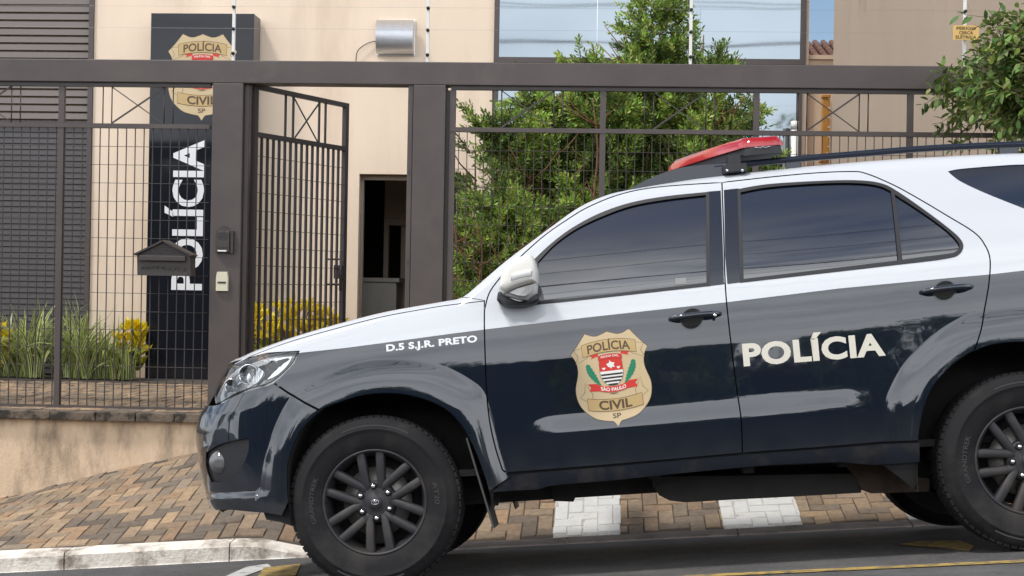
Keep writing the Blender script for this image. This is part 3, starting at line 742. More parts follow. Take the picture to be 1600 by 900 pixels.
# ------------------------------------------------------------ tall sign
YS = 13.72
a = AT(235, 100, YS); b = AT(396, 100, YS); zt = AT(300, 21, YS).z
t = empty('totem_sign', ((a.x+b.x)/2, YS, ZF)); tag(t, 'tall glossy black sign tower with a gold badge and vertical white letters', 'sign')
hw = (b.x-a.x)/2; Hs = zt-ZF
bm = B(); box(bm, -hw, hw, 0, .004, 0.02, Hs); obj('face_panel', bm, M_SIGN, t)
bm = B(); box(bm, -hw+.002, hw-.002, .0045, .26, 0, Hs-.002); obj('casing', bm, M_SIGNE, t)
c = AT(316, 121, YS); sb = badge(); wB = AT(369, 121, YS).x-AT(262, 121, YS).x
for v in sb.verts: v.co = Vector((v.co.x*wB+c.x-t.location.x, -.0015-.0006*v.co.z, v.co.y*wB+c.z-ZF))
obj('badge', sb, BM, t)
bm = B(); c = AT(292, 336, YS); k = 1/167.5
put_text(bm, 'POLÍCIA', 0, 0, 238*k, 48*k, 0, 0, .03, base=.72)
for v in bm.verts: v.co = Vector((-v.co.y+c.x-t.location.x, -.003, v.co.x+c.z-ZF))
obj('lettering', bm, M_WTXT, t)
# ------------------------------------------------------------ plants
def leafmat(name, rough=.45, spec=.5):
    m = mat(name, (.1, .2, .05), rough, spec=spec, attr='col', var=.12, vs_=30)
    t = m.node_tree; b = t.nodes['Principled BSDF']; out = [n for n in t.nodes if n.type == 'OUTPUT_MATERIAL'][0]
    tr = nd(t, 'ShaderNodeBsdfTranslucent'); a = nd(t, 'ShaderNodeAttribute', attribute_name='col'); lk(t, a.outputs[0], tr.inputs[0])
    ms = nd(t, 'ShaderNodeMixShader'); ms.inputs[0].default_value = .25; lk(t, b.outputs[0], ms.inputs[1]); lk(t, tr.outputs[0], ms.inputs[2]); lk(t, ms.outputs[0], out.inputs[0])
    return m
M_LEAF = leafmat('conifer_leaf', .5); M_LEAFB = leafmat('glossy_leaf', .5, .3); M_STRAP = leafmat('strap_leaf', .45); M_CROT = leafmat('yellow_leaf', .5)
M_BARK = mat('reddish_bark', (.20, .095, .05), .9, var=.3, vs_=20, bump=.5, bs=60); M_BARKG = mat('grey_bark', (.12, .10, .08), .9, var=.3, vs_=14, bump=.6, bs=50)
def colr(r, a, b, v=.2):
    t = r.random(); k = r.uniform(1-v, 1+v); return tuple((a[i]+(b[i]-a[i])*t)*k for i in range(3))+(1,)
def leafq(bm, cl, p, d, n, L, W, col, fold=.0):
    s = d.cross(n); s.normalize(); m1 = p+d*(L*.35); m2 = p+d*(L*.72)
    v = [bm.verts.new(q) for q in (p, m1+s*W*.5+n*fold, m2+s*W*.42+n*fold, p+d*L-n*L*.08, m2-s*W*.42+n*fold, m1-s*W*.5+n*fold)]
    for f in ((0, 1, 5), (1, 2, 4, 5), (2, 3, 4)):
        ff = bm.faces.new([v[i] for i in f])
        for l in ff.loops: l[cl] = col
def rdir(r, up=0):
    while 1:
        v = Vector((r.uniform(-1, 1), r.uniform(-1, 1), r.uniform(-1, 1)))
        if .05 < v.length < 1: break
    v.normalize(); v.z += up; return v.normalized()
def twig(bm, cl, a, b, w, col):
    d = (b-a).normalized(); s = d.orthogonal().normalized()*w; u = d.cross(s)
    va = [bm.verts.new(a+q) for q in (s, u*.87-s*.5, -u*.87-s*.5)]; vb = bm.verts.new(b)
    for i in range(3):
        f = bm.faces.new((va[i], va[(i+1) % 3], vb))
        for l in f.loops: l[cl] = col
def spray(bm, cl, r, p, d, L, n, ll, lw, ca, cb, spread=.95):
    o = d.orthogonal().normalized(); b = d.cross(o); col = colr(r, ca, cb)
    twig(bm, cl, p, p+d*L, .003, (.12, .08, .03, 1))
    for i in range(n):
        t = i/n; a = i*2.4+r.uniform(-.3, .3); sd = (o*math.cos(a)+b*math.sin(a)); f = spread*(1-.55*t)
        dd = (d*(1-f*.6)+sd*f).normalized(); c = tuple(col[k]*r.uniform(.8, 1.25) for k in range(3))+(1,)
        leafq(bm, cl, p+d*(L*(t*.95+.03)), dd, (dd.cross(sd.cross(dd))+rdir(r)*.4).normalized(), ll*r.uniform(.7, 1.1), lw, c)
def yew(x, y, h, rad, stems, label, seed, ca=(.045, .09, .02), cb=(.25, .34, .065), dens=1.0, group='podocarpus shrubs behind the grille', shape=None, low=.25):
    r = random.Random(seed); t = tag(empty('conifer_shrub', (x, y, ZF)), label, 'shrub', group)
    for s in range(stems):
        bm = B(); a = r.uniform(0, 6.28); q = r.uniform(.1, .6)*rad
        bx, by = math.cos(a)*q*.6, math.sin(a)*q*.6; P = [(bx, by, 0)]
        for k in range(1, 7):
            P.append((bx+math.cos(a)*q*k*.1+r.uniform(-.03, .03), by+math.sin(a)*q*k*.1+r.uniform(-.03, .03), h*.93*k/6))
        tube(bm, catmull(P, 3), [.021*(1-.75*i/(6*3)) for i in range(19)], 7)
        for k in range(16):
            z = r.uniform(.2, .9)*h; a2 = r.uniform(0, 6.28); L = rad*r.uniform(.5, .9); z0 = z-.1
            p0 = Vector(P[min(6, int(z/h/.93*6))]); p0.z = z0
            tube(bm, [p0, p0+Vector((math.cos(a2)*L*.6, math.sin(a2)*L*.6, L*.35)), p0+Vector((math.cos(a2)*L, math.sin(a2)*L, L*.75))], [.009, .006, .003], 5)
        obj('stem', bm, M_BARK, t)
    bm = B(); cl = bm.loops.layers.float_color.new('col')
    n = int(1150*h*rad*dens)
    lumps = []                                       # plume-like branches
    for _ in range(int(60*h*rad)+14):
        z = h*(low+(1.0-low)*r.random()**.9); a = r.uniform(0, 6.28); f = z/h; q = rad*r.uniform(.1, .85)*(1.05-.7*max(0, f-.5)/.5)
        lumps.append((Vector((math.cos(a)*q, math.sin(a)*q*.8, z)), (Vector((math.cos(a), math.sin(a), r.uniform(.5, 1.5)))+rdir(r)*.5).normalized(), r.uniform(.16, .42), r.random() < .34))
    for i in range(n):
        c, pd, w, lt = r.choice(lumps); u_ = r.random(); p = c+pd*(w*(u_-.25))+rdir(r)*(.012+.075*(1-u_))
        if p.z < .05: continue
        d = (pd+rdir(r)*(.35+.7*(1-u_))).normalized()
        hi = lt or r.random() < .12
        spray(bm, cl, r, p, d, r.uniform(.09, .17), 13, .050, .0155, cb if hi else ca, tuple(1.5*q for q in cb) if hi else cb)
    obj('crown', bm, M_LEAF, t)
YP = 12.3
def X(px, y=YP): return AT(px, 300, y).x
yew(X(785), 12.2, 2.2, .48, 3, 'leftmost conifer shrub with sparse tips beside the wide post', 11, dens=1.3)
yew(X(865), 12.5, 2.5, .55, 4, 'dense conifer shrub second from the left behind the grille', 12, dens=1.5)
yew(X(940), 12.3, 2.68, .50, 3, 'tall conifer shrub behind the grille stile, reaching over the beam', 13, dens=1.4)
yew(X(1020), 12.6, 3.35, .60, 4, 'tallest conifer shrub spreading high over the beam before the upper window', 14, dens=.85)
yew(X(1100), 12.4, 2.85, .55, 2, 'open conifer shrub with a leaning tip, right of the tallest shrub', 15, dens=1.0)
yew(X(1168), 12.7, 2.5, .32, 2, 'rightmost thin conifer shrub seen above the red light bar', 16, dens=1.0)
yew(X(752, 11.7), 11.75, 1.55, .36, 3, 'low bright green shrub beside the wide post, left of the windscreen', 17, ca=(.08, .15, .02), cb=(.27, .36, .07), dens=1.3, low=.1)
yew(X(815, 11.8), 11.8, 1.45, .42, 3, 'low bright green shrub directly behind the car windscreen', 18, ca=(.07, .13, .02), cb=(.24, .32, .06), dens=1.3, low=.1)

# strap-leaved variegated plants
def strap_plant(x, y, h, label, seed):
    r = random.Random(seed); t = tag(empty('strap_plant', (x, y, ZF+.02)), label, 'plant', 'variegated strap-leaf plants along the building')
    bm = B(); cl = bm.loops.layers.float_color.new('col')
    for i in range(64):
        a = r.uniform(0, 6.28); d = Vector((math.cos(a), math.sin(a), 0)); L = h*r.uniform(.55, 1.12); lean = r.uniform(.1, .85); w = r.uniform(.013, .023)
        b = Vector((r.uniform(-.10, .10), r.uniform(-.06, .06), 0)); s = Vector((-d.y, d.x, 0)); s = (s+rdir(r)*.5).normalized(); N = 7; pr = None
        green = colr(r, (.06, .14, .04), (.13, .22, .06)); pale = colr(r, (.42, .45, .14), (.62, .63, .28))
        bend = r.uniform(.2, 1.1)
        for k in range(N+1):
            u = k/N; p = b+d*(L*lean*u*(.35+.65*u))+Vector((0, 0, L*(u-bend*lean*u*u*u)))
            ww = w*(1-u**2.2)*(.6+.8*u if u < .5 else 1)
            cur = [bm.verts.new(p+s*q*ww) for q in (-1, -.45, .45, 1)]
            if pr:
                for j in range(3):
                    f = bm.faces.new((pr[j], pr[j+1], cur[j+1], cur[j])); f.smooth = True
                    for l in f.loops: l[cl] = green if j == 1 else pale
            pr = cur
    obj('leaves', bm, M_STRAP, t)
sp = [(-40, 'variegated strap-leaf plant cut by the left edge of the picture', .70), (15, 'variegated strap-leaf plant second from the left, under the shutter', .72), (52, 'tall variegated strap-leaf plant left of the leftmost fence stile', .86), (95, 'variegated strap-leaf plant right behind the leftmost fence stile', .70), (128, 'tall variegated strap-leaf plant at the right end of the shutter', .80),
      (160, 'variegated strap-leaf plant before the narrow peach wall', .62), (192, 'low variegated strap-leaf plant under the yellow croton', .42)]
for k, (px, lb, h) in enumerate(sp): strap_plant(AT(px, 590, 13.5).x, 13.5+.08*(k % 2), h, lb, 30+k)
def croton(px, y, zt_px, rad, label, seed, base=(.10, .2, .02)):
    r = random.Random(seed); x = AT(px, 500, y).x; zt = AT(px, zt_px, y).z
    t = tag(empty('croton', (x, y, ZF)), label, 'shrub', 'yellow crotons'); H = zt-ZF
    bm = B()
    for s in range(5):
        a = s*1.3; tube(bm, [(0, 0, 0), (math.cos(a)*rad*.4, math.sin(a)*rad*.3, H*.5), (math.cos(a)*rad*.7, math.sin(a)*rad*.5, H*.85)], [.012, .009, .005], 6)
    obj('stem', bm, M_BARKG, t)
    bm = B(); cl = bm.loops.layers.float_color.new('col')
    for i in range(int(150*rad/.3)):
        a = r.uniform(0, 6.28); q = rad*math.sqrt(r.random()); z = H*r.uniform(.25, .98)*(1-.15*(q/rad)**2); p = Vector((math.cos(a)*q, math.sin(a)*q*.7, z-.08))
        hi = z/H > .55
        for k in range(9):
            b2 = k*2.4; d = Vector((math.cos(b2)*.6, math.sin(b2)*.6, .8+r.uniform(-.3, .3))).normalized()
            c = colr(r, (.85, .62, .01), (.70, .62, .02), .1) if (hi or r.random() < .35) else colr(r, (.10, .19, .02), (.35, .36, .03))
            leafq(bm, cl, p, d, (d.cross(rdir(r))).normalized(), r.uniform(.07, .12), .026, c)
    obj('leaves', bm, M_CROT, t)
croton(465, 13.2, 457, .34, 'large yellow croton seen through the open gate bars', 50)
croton(512, 13.5, 480, .20, 'smaller yellow croton near the free end of the gate', 51)
croton(205, 13.62, 489, .13, 'small yellow croton at the left edge of the black sign', 52)
croton(3, 13.6, 493, .08, 'tiny yellow croton at the far left under the shutter', 53)
croton(402, 13.4, 462, .07, 'narrow yellow croton glimpsed beside the gate hinge', 54)

# street tree at the right
def tree(x, y, z0, H, crad, label, cat, seed, nl, lc, trunk_r=.07, ca=(.055, .10, .025), cb=(.20, .27, .07), lsize=.10, name='broadleaf_tree', group=None, squash=.8, n_br=16, lean=(0, 0)):
    r = random.Random(seed); t = tag(empty(name, (x, y, z0)), label, cat, group)
    bm = B(); cc = Vector((lean[0], lean[1], H-crad*squash))
    P = [(0, 0, -.05), (.03+lean[0]*.2, .01, H*.25), (-.02+lean[0]*.5, .03, H*.45), (cc.x, cc.y, cc.z)]
    tube(bm, catmull(P, 5), [trunk_r*(1-.5*i/15) for i in range(16)], 10); ends = []
    for k in range(n_br):
        d = rdir(r, .15); e = cc+Vector((d.x*crad, d.y*crad, d.z*crad*squash))*r.uniform(.55, .95); s = Vector(P[2]).lerp(cc, r.uniform(0, 1))
        m = s.lerp(e, .5)+Vector((0, 0, .1*crad)); tube(bm, catmull([tuple(s), tuple(m), tuple(e)], 4), [trunk_r*.4*(1-.8*i/8) for i in range(9)], 6); ends.append((m, e))
    obj('trunk', bm, M_BARKG, t)
    bm = B(); cl = bm.loops.layers.float_color.new('col'); made = 0
    while made < nl:
        m, e = r.choice(ends); c = m.lerp(e, r.uniform(.3, 1.15))+rdir(r)*crad*r.uniform(0, .33); d = ((c-cc).normalized()*.7+rdir(r)*.8).normalized(); col0 = colr(r, ca, cb, .3)
        if r.random() < .10: col0 = colr(r, (.20, .28, .03), (.30, .34, .06))
        if lsize < .2: twig(bm, cl, c-d*.08, c+d*.12, .004, (.12, .09, .05, 1))
        for k in range(lc):
            a = k*2.4; o = d.orthogonal().normalized(); sd = o*math.cos(a)+d.cross(o)*math.sin(a); ld_ = (d*r.uniform(.3, .9)+sd+Vector((0, 0, -.25))).normalized()
            nn = (Vector((0, 0, 1))+rdir(r)*.7); nn = (nn-ld_*nn.dot(ld_)).normalized(); cc_ = tuple(col0[i]*r.uniform(.8, 1.25) for i in range(3))+(1,)
            leafq(bm, cl, c+d*(.02*k*lsize/.1)+sd*lsize*.1, ld_, nn, lsize*r.uniform(.7, 1.15), lsize*.36, cc_, fold=lsize*.04)
        made += lc
    obj('crown', bm, M_LEAFB, t); return t
tx = AT(1748, 300, 9.7).x
tree(tx, 9.7, zpav(tx, 9.7), 3.15, 1.02, 'broadleaf street tree overhanging the beam at the right edge', 'tree', 60, 21000, 6, lsize=.082, lean=(-.12, 0), n_br=30, squash=.95)
# ------------------------------------------------------------ the other side of the street, behind the camera (seen in reflections)
M_FAR = mat('far_house_paint', (.07, .062, .058), .9, var=.1, vs_=1); M_FARW = mat('far_dark_wall', (.09, .085, .08), .9, var=.1, vs_=1)  # wall colours darkened so the car paint mirrors a dark row
M_RUB = mat('cable_rubber', (.015, .015, .015), .6)
M_CONC = mat('pole_concrete', (.3, .29, .27), .9, var=.15, vs_=5)
for k, (x, y, h, cr_, s) in enumerate(((-13, -14.5, 6.6, 2.4, 70), (-8.4, -14.5, 5.6, 2.1, 71), (-4.2, -14.2, 6.9, 2.3, 72), (.6, -14.5, 5.8, 2.0, 73), (5.5, -14.2, 7.2, 2.4, 74), (10.5, -14.5, 5.9, 2.1, 75), (15.5, -14.2, 6.9, 2.4, 76))):
    tree(x, y, -1.0, h, cr_, 'leafy tree across the street behind the photographer, mirrored in the car paint', 'tree', s, 2600, 6, trunk_r=.14, lsize=.34, group='trees across the street', n_br=14, name='street_tree')
for k, (x, y, h, cr_, s) in enumerate(((-21, 5.5, 6.5, 2.6, 80), (-24, -3, 7.5, 3.0, 81), (-20, -10, 6.5, 2.8, 82), (22, -9, 7, 2.8, 83), (26, 2, 7.5, 3, 84))):  # unseen trees added to darken the reflections at the car's ends
    tree(x, y, -1.8 if x < 0 else 1.5, h, cr_, 'leafy tree added further along the street outside the picture to darken the car reflections', 'tree', s, 2200, 6, trunk_r=.14, lsize=.34, group='added trees along the street', n_br=14, name='street_tree')
for k, (x, w, h, m) in enumerate(((-34, 9, 6.6, M_FAR), (-24, 9.5, 6.0, M_FARW), (-14, 7.5, 5.2, M_FAR), (-6.2, 8.5, 6.1, M_FARW), (2.6, 7.2, 5.3, M_FAR), (10.2, 9.5, 6.4, M_FARW), (20, 10, 5.6, M_FAR))):
    t = tag(empty('far_house', (x, -17.5, -1.2)), 'low plain house across the street behind the photographer, walls darkened for the car paint to mirror', 'building', 'houses across the street')
    bm = B(); box(bm, 0, w, -6, 0, -.2, h); obj('wall', bm, m, t)
    bm = B(); box(bm, -.2, w+.2, -6.2, .3, h+.003, h+.25); obj('roof', bm, M_TILE, t)
    for q in range(3):
        bm = B(); box(bm, w*(.15+q*.3), w*(.15+q*.3)+1.1, .003, .06, 1.0, 2.2); obj('window', bm, M_INS, t)
for k, x in enumerate((-15, 15)):
    t = tag(empty('utility_pole', (x, .6, 0)), 'concrete utility pole across the street carrying the cables', 'pole', 'utility poles')
    bm = B(); tube(bm, [(0, 0, 0), (0, 0, 10.8)], [.17, .11], 14); obj('pole', bm, M_CONC, t)
    bm = B(); box(bm, -.06, .06, -.9, .9, 10.0, 10.12); box(bm, -.05, .05, -.5, .5, 8.2, 8.3); obj('crossarm', bm, M_CONC, t)
cab = ((-.8, 9.15, .009, .5), (0, 9.2, .009, .5), (.8, 9.15, .009, .5), (0, 8.45, .012, .7), (.1, 8.38, .010, .7), (-.4, 7.9, .008, .9), (.4, 7.6, .007, .7), (0, 7.45, .008, .8), (.2, 7.3, .007, .75), (0, 6.9, .012, 1.0), (.1, 6.7, .009, .8))
for k, (dy, z, r_, sag) in enumerate(cab):
    bm = B()
    tube(bm, [(-15+30*i/40, .6+dy, z-sag*(1-((i-20)/20)**2)+.03*math.sin(i*.9+k)) for i in range(41)], r_, 6)
    tag(obj('overhead_cable', bm, M_RUB), 'black overhead cable across the street, mirrored in the car windows', 'cable', 'overhead cables')
# ------------------------------------------------------------ police car
O = Vector((-.958, 6.413, 0)); ex = Vector((1, 0, .0895)).normalized(); ey = Vector((0, 1, -.092)); ey = (ey-ex*ey.dot(ex)).normalized(); ez = ex.cross(ey)
CM = Matrix((ex, ey, ez)).transposed().to_4x4(); CM.translation = O; CI = CM.inverted(); CI3 = CI.to_3x3(); OL = CI @ CAM
WID = 1.84
def LY(px, py, Y):                                     # car-local point on the plane Y
    d = CI3 @ ray(px, py); return OL + d*((Y-OL.y)/d.y)
import bisect
_IK = {}
def interp(T, x):
    k = _IK.get(id(T))
    if k is None: k = _IK[id(T)] = [p[0] for p in T]
    i = max(1, min(len(T)-1, bisect.bisect_left(k, x))); a, b = T[i-1], T[i]
    return a[1]+(b[1]-a[1])*(x-a[0])/(b[0]-a[0])
def ztab(pxs, Y, sm=True, n=5):
    P = [LY(a, b, Y) for a, b in pxs]; P = [(p.x, p.z) for p in P]
    return catmull(P, n) if sm else P
T_zw = ztab([(300, 690), (335, 640), (372, 590), (440, 556), (540, 522), (640, 500), (740, 482), (845, 470), (1104, 440), (1300, 421), (1500, 398), (1650, 385), (1950, 370)], .08)
T_zc = ztab([(250, 735), (794, 684), (1372, 632), (1990, 575)], .04, False)
T_paint = ztab([(440, 556), (472, 551), (535, 544.5), (608, 535), (700, 522.5), (759, 515), (920, 496), (1136, 472.5), (1311, 451), (1480, 435), (1548, 429), (1600, 423), (2000, 385)], .08, False)
XB0, XB1 = LY(794, 680, .04).x, LY(1372, 630, .04).x
XS = LY(455, 650, .03).x
NY = .42
T_tip = [(p.z, p.x) for p in (LY(a, b, NY+.05) for a, b in ((392, 530), (369, 547), (352, 566), (342, 590), (331, 615), (320, 640), (313.5, 655), (311.5, 690), (315, 713), (322, 750), (334, 785), (356, 805), (385, 822)))]
T_tip = sorted(catmull(T_tip, 4)); T_tip = [(-1, T_tip[0][1]+.1)]+T_tip+[(T_tip[-1][0]+.5, T_tip[-1][1]+1.2)]
def sst(t): t = max(0, min(1, t)); return t*t*(3-2*t)
_c = LY(395, 772, .1); CHX, CHZ = LY(425, 700, .05).x, _c.z+.015
def base(X, Z):
    zc = interp(T_zc, X); zb = interp(T_zw, X); amp = sst((X-XB0)/.25+.0)*sst((XB1-X)/.16) if XB0 < X < XB1 else 0
    zb = max(zb, zc+.2); zm = zc+.1+(zb-zc-.1)*.42; a = .125*amp
    kn = [(zc-.60, -.9), (zc-.28, -.30), (zc-.19, -.05), (zc-.014, -.015), (zc+.020, a), (zc+.055, a*.92), (zc+.095, .0), (zm, .0), (zb-.01, .27), (zb+.03, .31), (zb+.48, .52), (zb+.9, .52)]
    def integ(z):
        s = 0; prev = None
        if z >= kn[0][0]:
            for (z0, g0), (z1, g1) in zip(kn, kn[1:]):
                if z <= z0: break
                e = min(z, z1); ge = g0+(g1-g0)*(e-z0)/(z1-z0); s += (g0+ge)/2*(e-z0)
            if z > kn[-1][0]: s += kn[-1][1]*(z-kn[-1][0])
        else: s = kn[0][1]*(z-kn[0][0])
        return s
    y = .046+integ(Z)-integ(zc+.1)
    if X < CHX: y -= .022*sst((CHZ-Z)/.03)*sst((CHX-X)/.1)
    return y
def nose(X, Z):
    if X >= XS: return 0
    xt = interp(T_tip, Z); u = (XS-X)/(XS-xt)
    if u >= 1: return 9 if u > 1.0005 else NY
    return NY*(1-math.sqrt(1-u**2.4))
T_top = None
def rr_(X): return .055+.02*sst((X-.9)/.8)
def topsolve(pxs):
    out = []
    for a, b in pxs:
        y = .18
        for _ in range(12):
            p = LY(a, b, y); n_ = nose(p.x, p.z); n_ = n_ if n_ < 1 else NY
            y = y*.4+.6*(base(p.x, p.z)+n_+rr_(p.x))
        out.append((p.x, p.z))
    return out
PT = [(349, 577), (362, 565), (380, 557), (400, 548), (440, 533), (480, 520), (540, 503), (600, 488), (660, 477), (700, 470), (722, 465), (745, 447), (788, 410), (830, 378), (869, 349), (905, 324), (940, 308), (975, 298.5), (1060, 284), (1128, 275), (1200, 267), (1347, 253), (1493, 244), (1600, 240), (1750, 240), (1880, 250), (1945, 268)]
raw = topsolve(PT); T_top = catmull(raw, 5); T_top = [p for i, p in enumerate(T_top) if i == 0 or p[0] > T_top[i-1][0]+1e-5]
def ZT(X): return interp(T_top, X)
OUTER_F = [(392, 830), (398, 790), (407, 732), (415, 700), (430, 660), (446, 630), (463, 611), (510, 583), (557, 566), (603, 560), (650, 562), (697, 573), (734, 592), (757, 612), (770, 650), (782, 700), (796, 745), (812, 800)]
LIP_F = [(452, 823), (447, 741), (456, 699), (473, 667), (501, 641), (524, 631), (557, 620), (589, 615), (627, 616), (664, 625), (697, 641), (720, 665), (736, 693), (750, 727), (763, 768), (770, 800)]
OUTER_R = [(1374, 770), (1379, 688), (1381, 635), (1391, 605), (1412, 568), (1438, 541), (1467, 516), (1501, 496), (1537, 486), (1600, 479), (1660, 483), (1720, 500), (1775, 535), (1815, 585), (1835, 650), (1840, 760)]
LIP_R = [(1438, 770), (1436, 700), (1444, 643), (1458, 608), (1472, 589), (1493, 568), (1522, 549), (1556, 538), (1600, 534), (1650, 540), (1700, 562), (1740, 600), (1765, 650), (1778, 720), (1780, 770)]
def pl(P, Y=.02): return [(q.x, q.z) for q in (LY(a, b, Y) for a, b in catmull(P, 4))]
FL = [(pl(OUTER_F, .04), pl(LIP_F, .0)), (pl(OUTER_R, .04), pl(LIP_R, .0))]
def dist_pl(P, x, z):
    m = 9
    for (a, b), (c, d) in zip(P, P[1:]):
        ux, uz = c-a, d-b; t = ((x-a)*ux+(z-b)*uz)/(ux*ux+uz*uz+1e-12); t = max(0, min(1, t)); m = min(m, math.hypot(x-a-ux*t, z-b-uz*t))
    return m
def inside(P, x, z):
    c = False; n = len(P); j = n-1
    for i in range(n):
        if (P[i][1] > z) != (P[j][1] > z) and x < (P[j][0]-P[i][0])*(z-P[i][1])/(P[j][1]-P[i][1])+P[i][0]: c = not c
        j = i
    return c
FB = [(min(p[0] for p in o)-.01, max(p[0] for p in o)+.01, max(p[1] for p in o)+.01) for o, l in FL]
def S(X, Z, top=True):
    if T_top:
        zt = ZT(X)
        if Z > zt+.0005: return 9
    b = base(X, Z); fl = 1
    for (out, lip), bb in zip(FL, FB):
        if bb[0] < X < bb[1] and Z < bb[2] and inside(out, X, Z):
            dl = 0 if inside(lip, X, Z) else dist_pl(lip, X, Z); do = dist_pl(out, X, Z); do = do*do/(do+.016); s = dl/(dl+do+1e-9); fl = .45+.55*s**2.2
    y = b*fl
    n_ = nose(X, Z)
    if n_ > 5: return 9
    y += n_
    r = rr_(X)
    if Z > zt-r:
        t = min(1, (Z-zt+r)/r); y += r*(1-math.sqrt(max(0, 1-t*t)))*.9
    return y
def LX(px, py, warn=True):                             # photo pixel -> point on the near side skin
    d = CI3 @ ray(px, py); t = (-.02-OL.y)/d.y; t1 = (.75-OL.y)/d.y; st = .012
    while t < t1:
        p = OL+d*t
        if p.y > S(p.x, p.z):
            a, b = t-st, t
            for _ in range(14):
                m = (a+b)/2; p = OL+d*m
                if p.y > S(p.x, p.z): b = m
                else: a = m
            p = OL+d*((a+b)/2); return (p.x, p.z)
        t += st
    p = LY(px, py, .2); 
    return (p.x, min(p.z, ZT(p.x)-.0005))
def LPX(P): return [LX(a, b) if not isinstance(a, str) else (b[0], b[1]) for a, b in P]
def topline(pa, pb, dz=0, n=40):
    xa, xb = pa, pb; return [('L', (xa+(xb-xa)*i/n, ZT(xa+(xb-xa)*i/n)-dz)) for i in range(n+1)]
def tipline(za, zb_, n=16): return [('L', (interp(T_tip, za+(zb_-za)*i/n)+.0004, za+(zb_-za)*i/n)) for i in range(n+1)]
def inset(P, d):
    ar = sum(P[k-1][0]*P[k][1]-P[k][0]*P[k-1][1] for k in range(len(P))); sg = 1 if ar > 0 else -1; out = []
    n = len(P)
    for i, p in enumerate(P):
        a = P[i-1]; b = P[(i+1) % n]; e1 = Vector((p[0]-a[0], p[1]-a[1])); e2 = Vector((b[0]-p[0], b[1]-p[1]))
        if e1.length < 1e-7 or e2.length < 1e-7: out.append(p); continue
        e1.normalize(); e2.normalize(); nn = Vector((-e1.y-e2.y, e1.x+e2.x)); L = nn.length
        if L < .3: out.append(p); continue
        nn = nn/L*(d/max(.5, L/2))*sg; out.append((p[0]+nn.x, p[1]+nn.y))
    return out
STEP = .014
def skin(name, polys, m, parent, off=0, step=STEP, mirror=True, holes=()):
    """polys: outline in car-local X,Z; the mesh follows the body side"""
    xs = [p[0] for p in polys]; zs = [p[1] for p in polys]; x0, x1, z0, z1 = min(xs), max(xs), min(zs), max(zs)
    V = []; E = []
    def chain(P, closed):
        n0 = len(V); Q = []
        for i in range(len(P)-(0 if closed else 1)):
            a, b = P[i], P[(i+1) % len(P)]; k = max(1, int(math.dist(a, b)/(step*1.5)))
            Q += [(a[0]+(b[0]-a[0])*j/k, a[1]+(b[1]-a[1])*j/k) for j in range(k)]
        if not closed: Q.append(P[-1])
        V.extend(Q); E.extend([(n0+i, n0+i+1) for i in range(len(Q)-1)]+([(n0+len(Q)-1, n0)] if closed else []))
    chain(polys, True)
    for h in holes: chain(h, True)
    for (out, lip), bb in zip(FL, FB):
        if bb[1] > x0 and bb[0] < x1 and z0 < bb[2]:
            for d in (0, .004, .009, .016, .028, -.004): chain(inset(out, d)[2:-2], False)
    for i in range(int((x1-x0)/step)+1):
        for j in range(int((z1-z0)/step)+1): V.append((x0+i*step+.37*step, z0+j*step+.41*step))
    for i in range(int((x1-x0)/.016)+1):
        x = x0+i*.016; zc = interp(T_zc, x)
        for d in (-.03, -.012, -.004, .004, .012, .025, .04, .052, .062, .072, .09): V.append((x, zc+d))
        zq = interp(T_zw, x)
        for d in (-.01, .03): V.append((x, zq+d))
        if x < CHX:
            for d in (-.03, -.02, -.01, 0): V.append((x, CHZ+d))
    keep = [i for i, p in enumerate(V)]
    from mathutils.geometry import delaunay_2d_cdt
    vo, eo, fo, _, _, _ = delaunay_2d_cdt([Vector(p) for p in V], E, [], 0, 1e-5)
    bm = B(); bv = [bm.verts.new((p.x, p.y, 0)) for p in vo]
    for f in fo:
        cx = sum(vo[i].x for i in f)/3; cz = sum(vo[i].y for i in f)/3
        if cx < x0 or cx > x1 or cz < z0 or cz > z1 or not inside(polys, cx, cz) or any(inside(h, cx, cz) for h in holes): continue
        ff = bm.faces.new([bv[i] for i in f]); ff.normal_update()
        if ff.normal.z < 0: ff.normal_flip()
    for v in [v for v in bm.verts if not v.link_faces]: bm.verts.remove(v)
    if min(xs) < XS:                                   # finer cuts where the corner turns away
        x0 = min(xs); k = x0+.003
        while k < x0+.12:
            bmesh.ops.bisect_plane(bm, geom=list(bm.verts)+list(bm.edges)+list(bm.faces), dist=1e-6, plane_co=(k, 0, 0), plane_no=(1, 0, 0)); k += .006
    return conform(name, bm, m, parent, off, mirror)
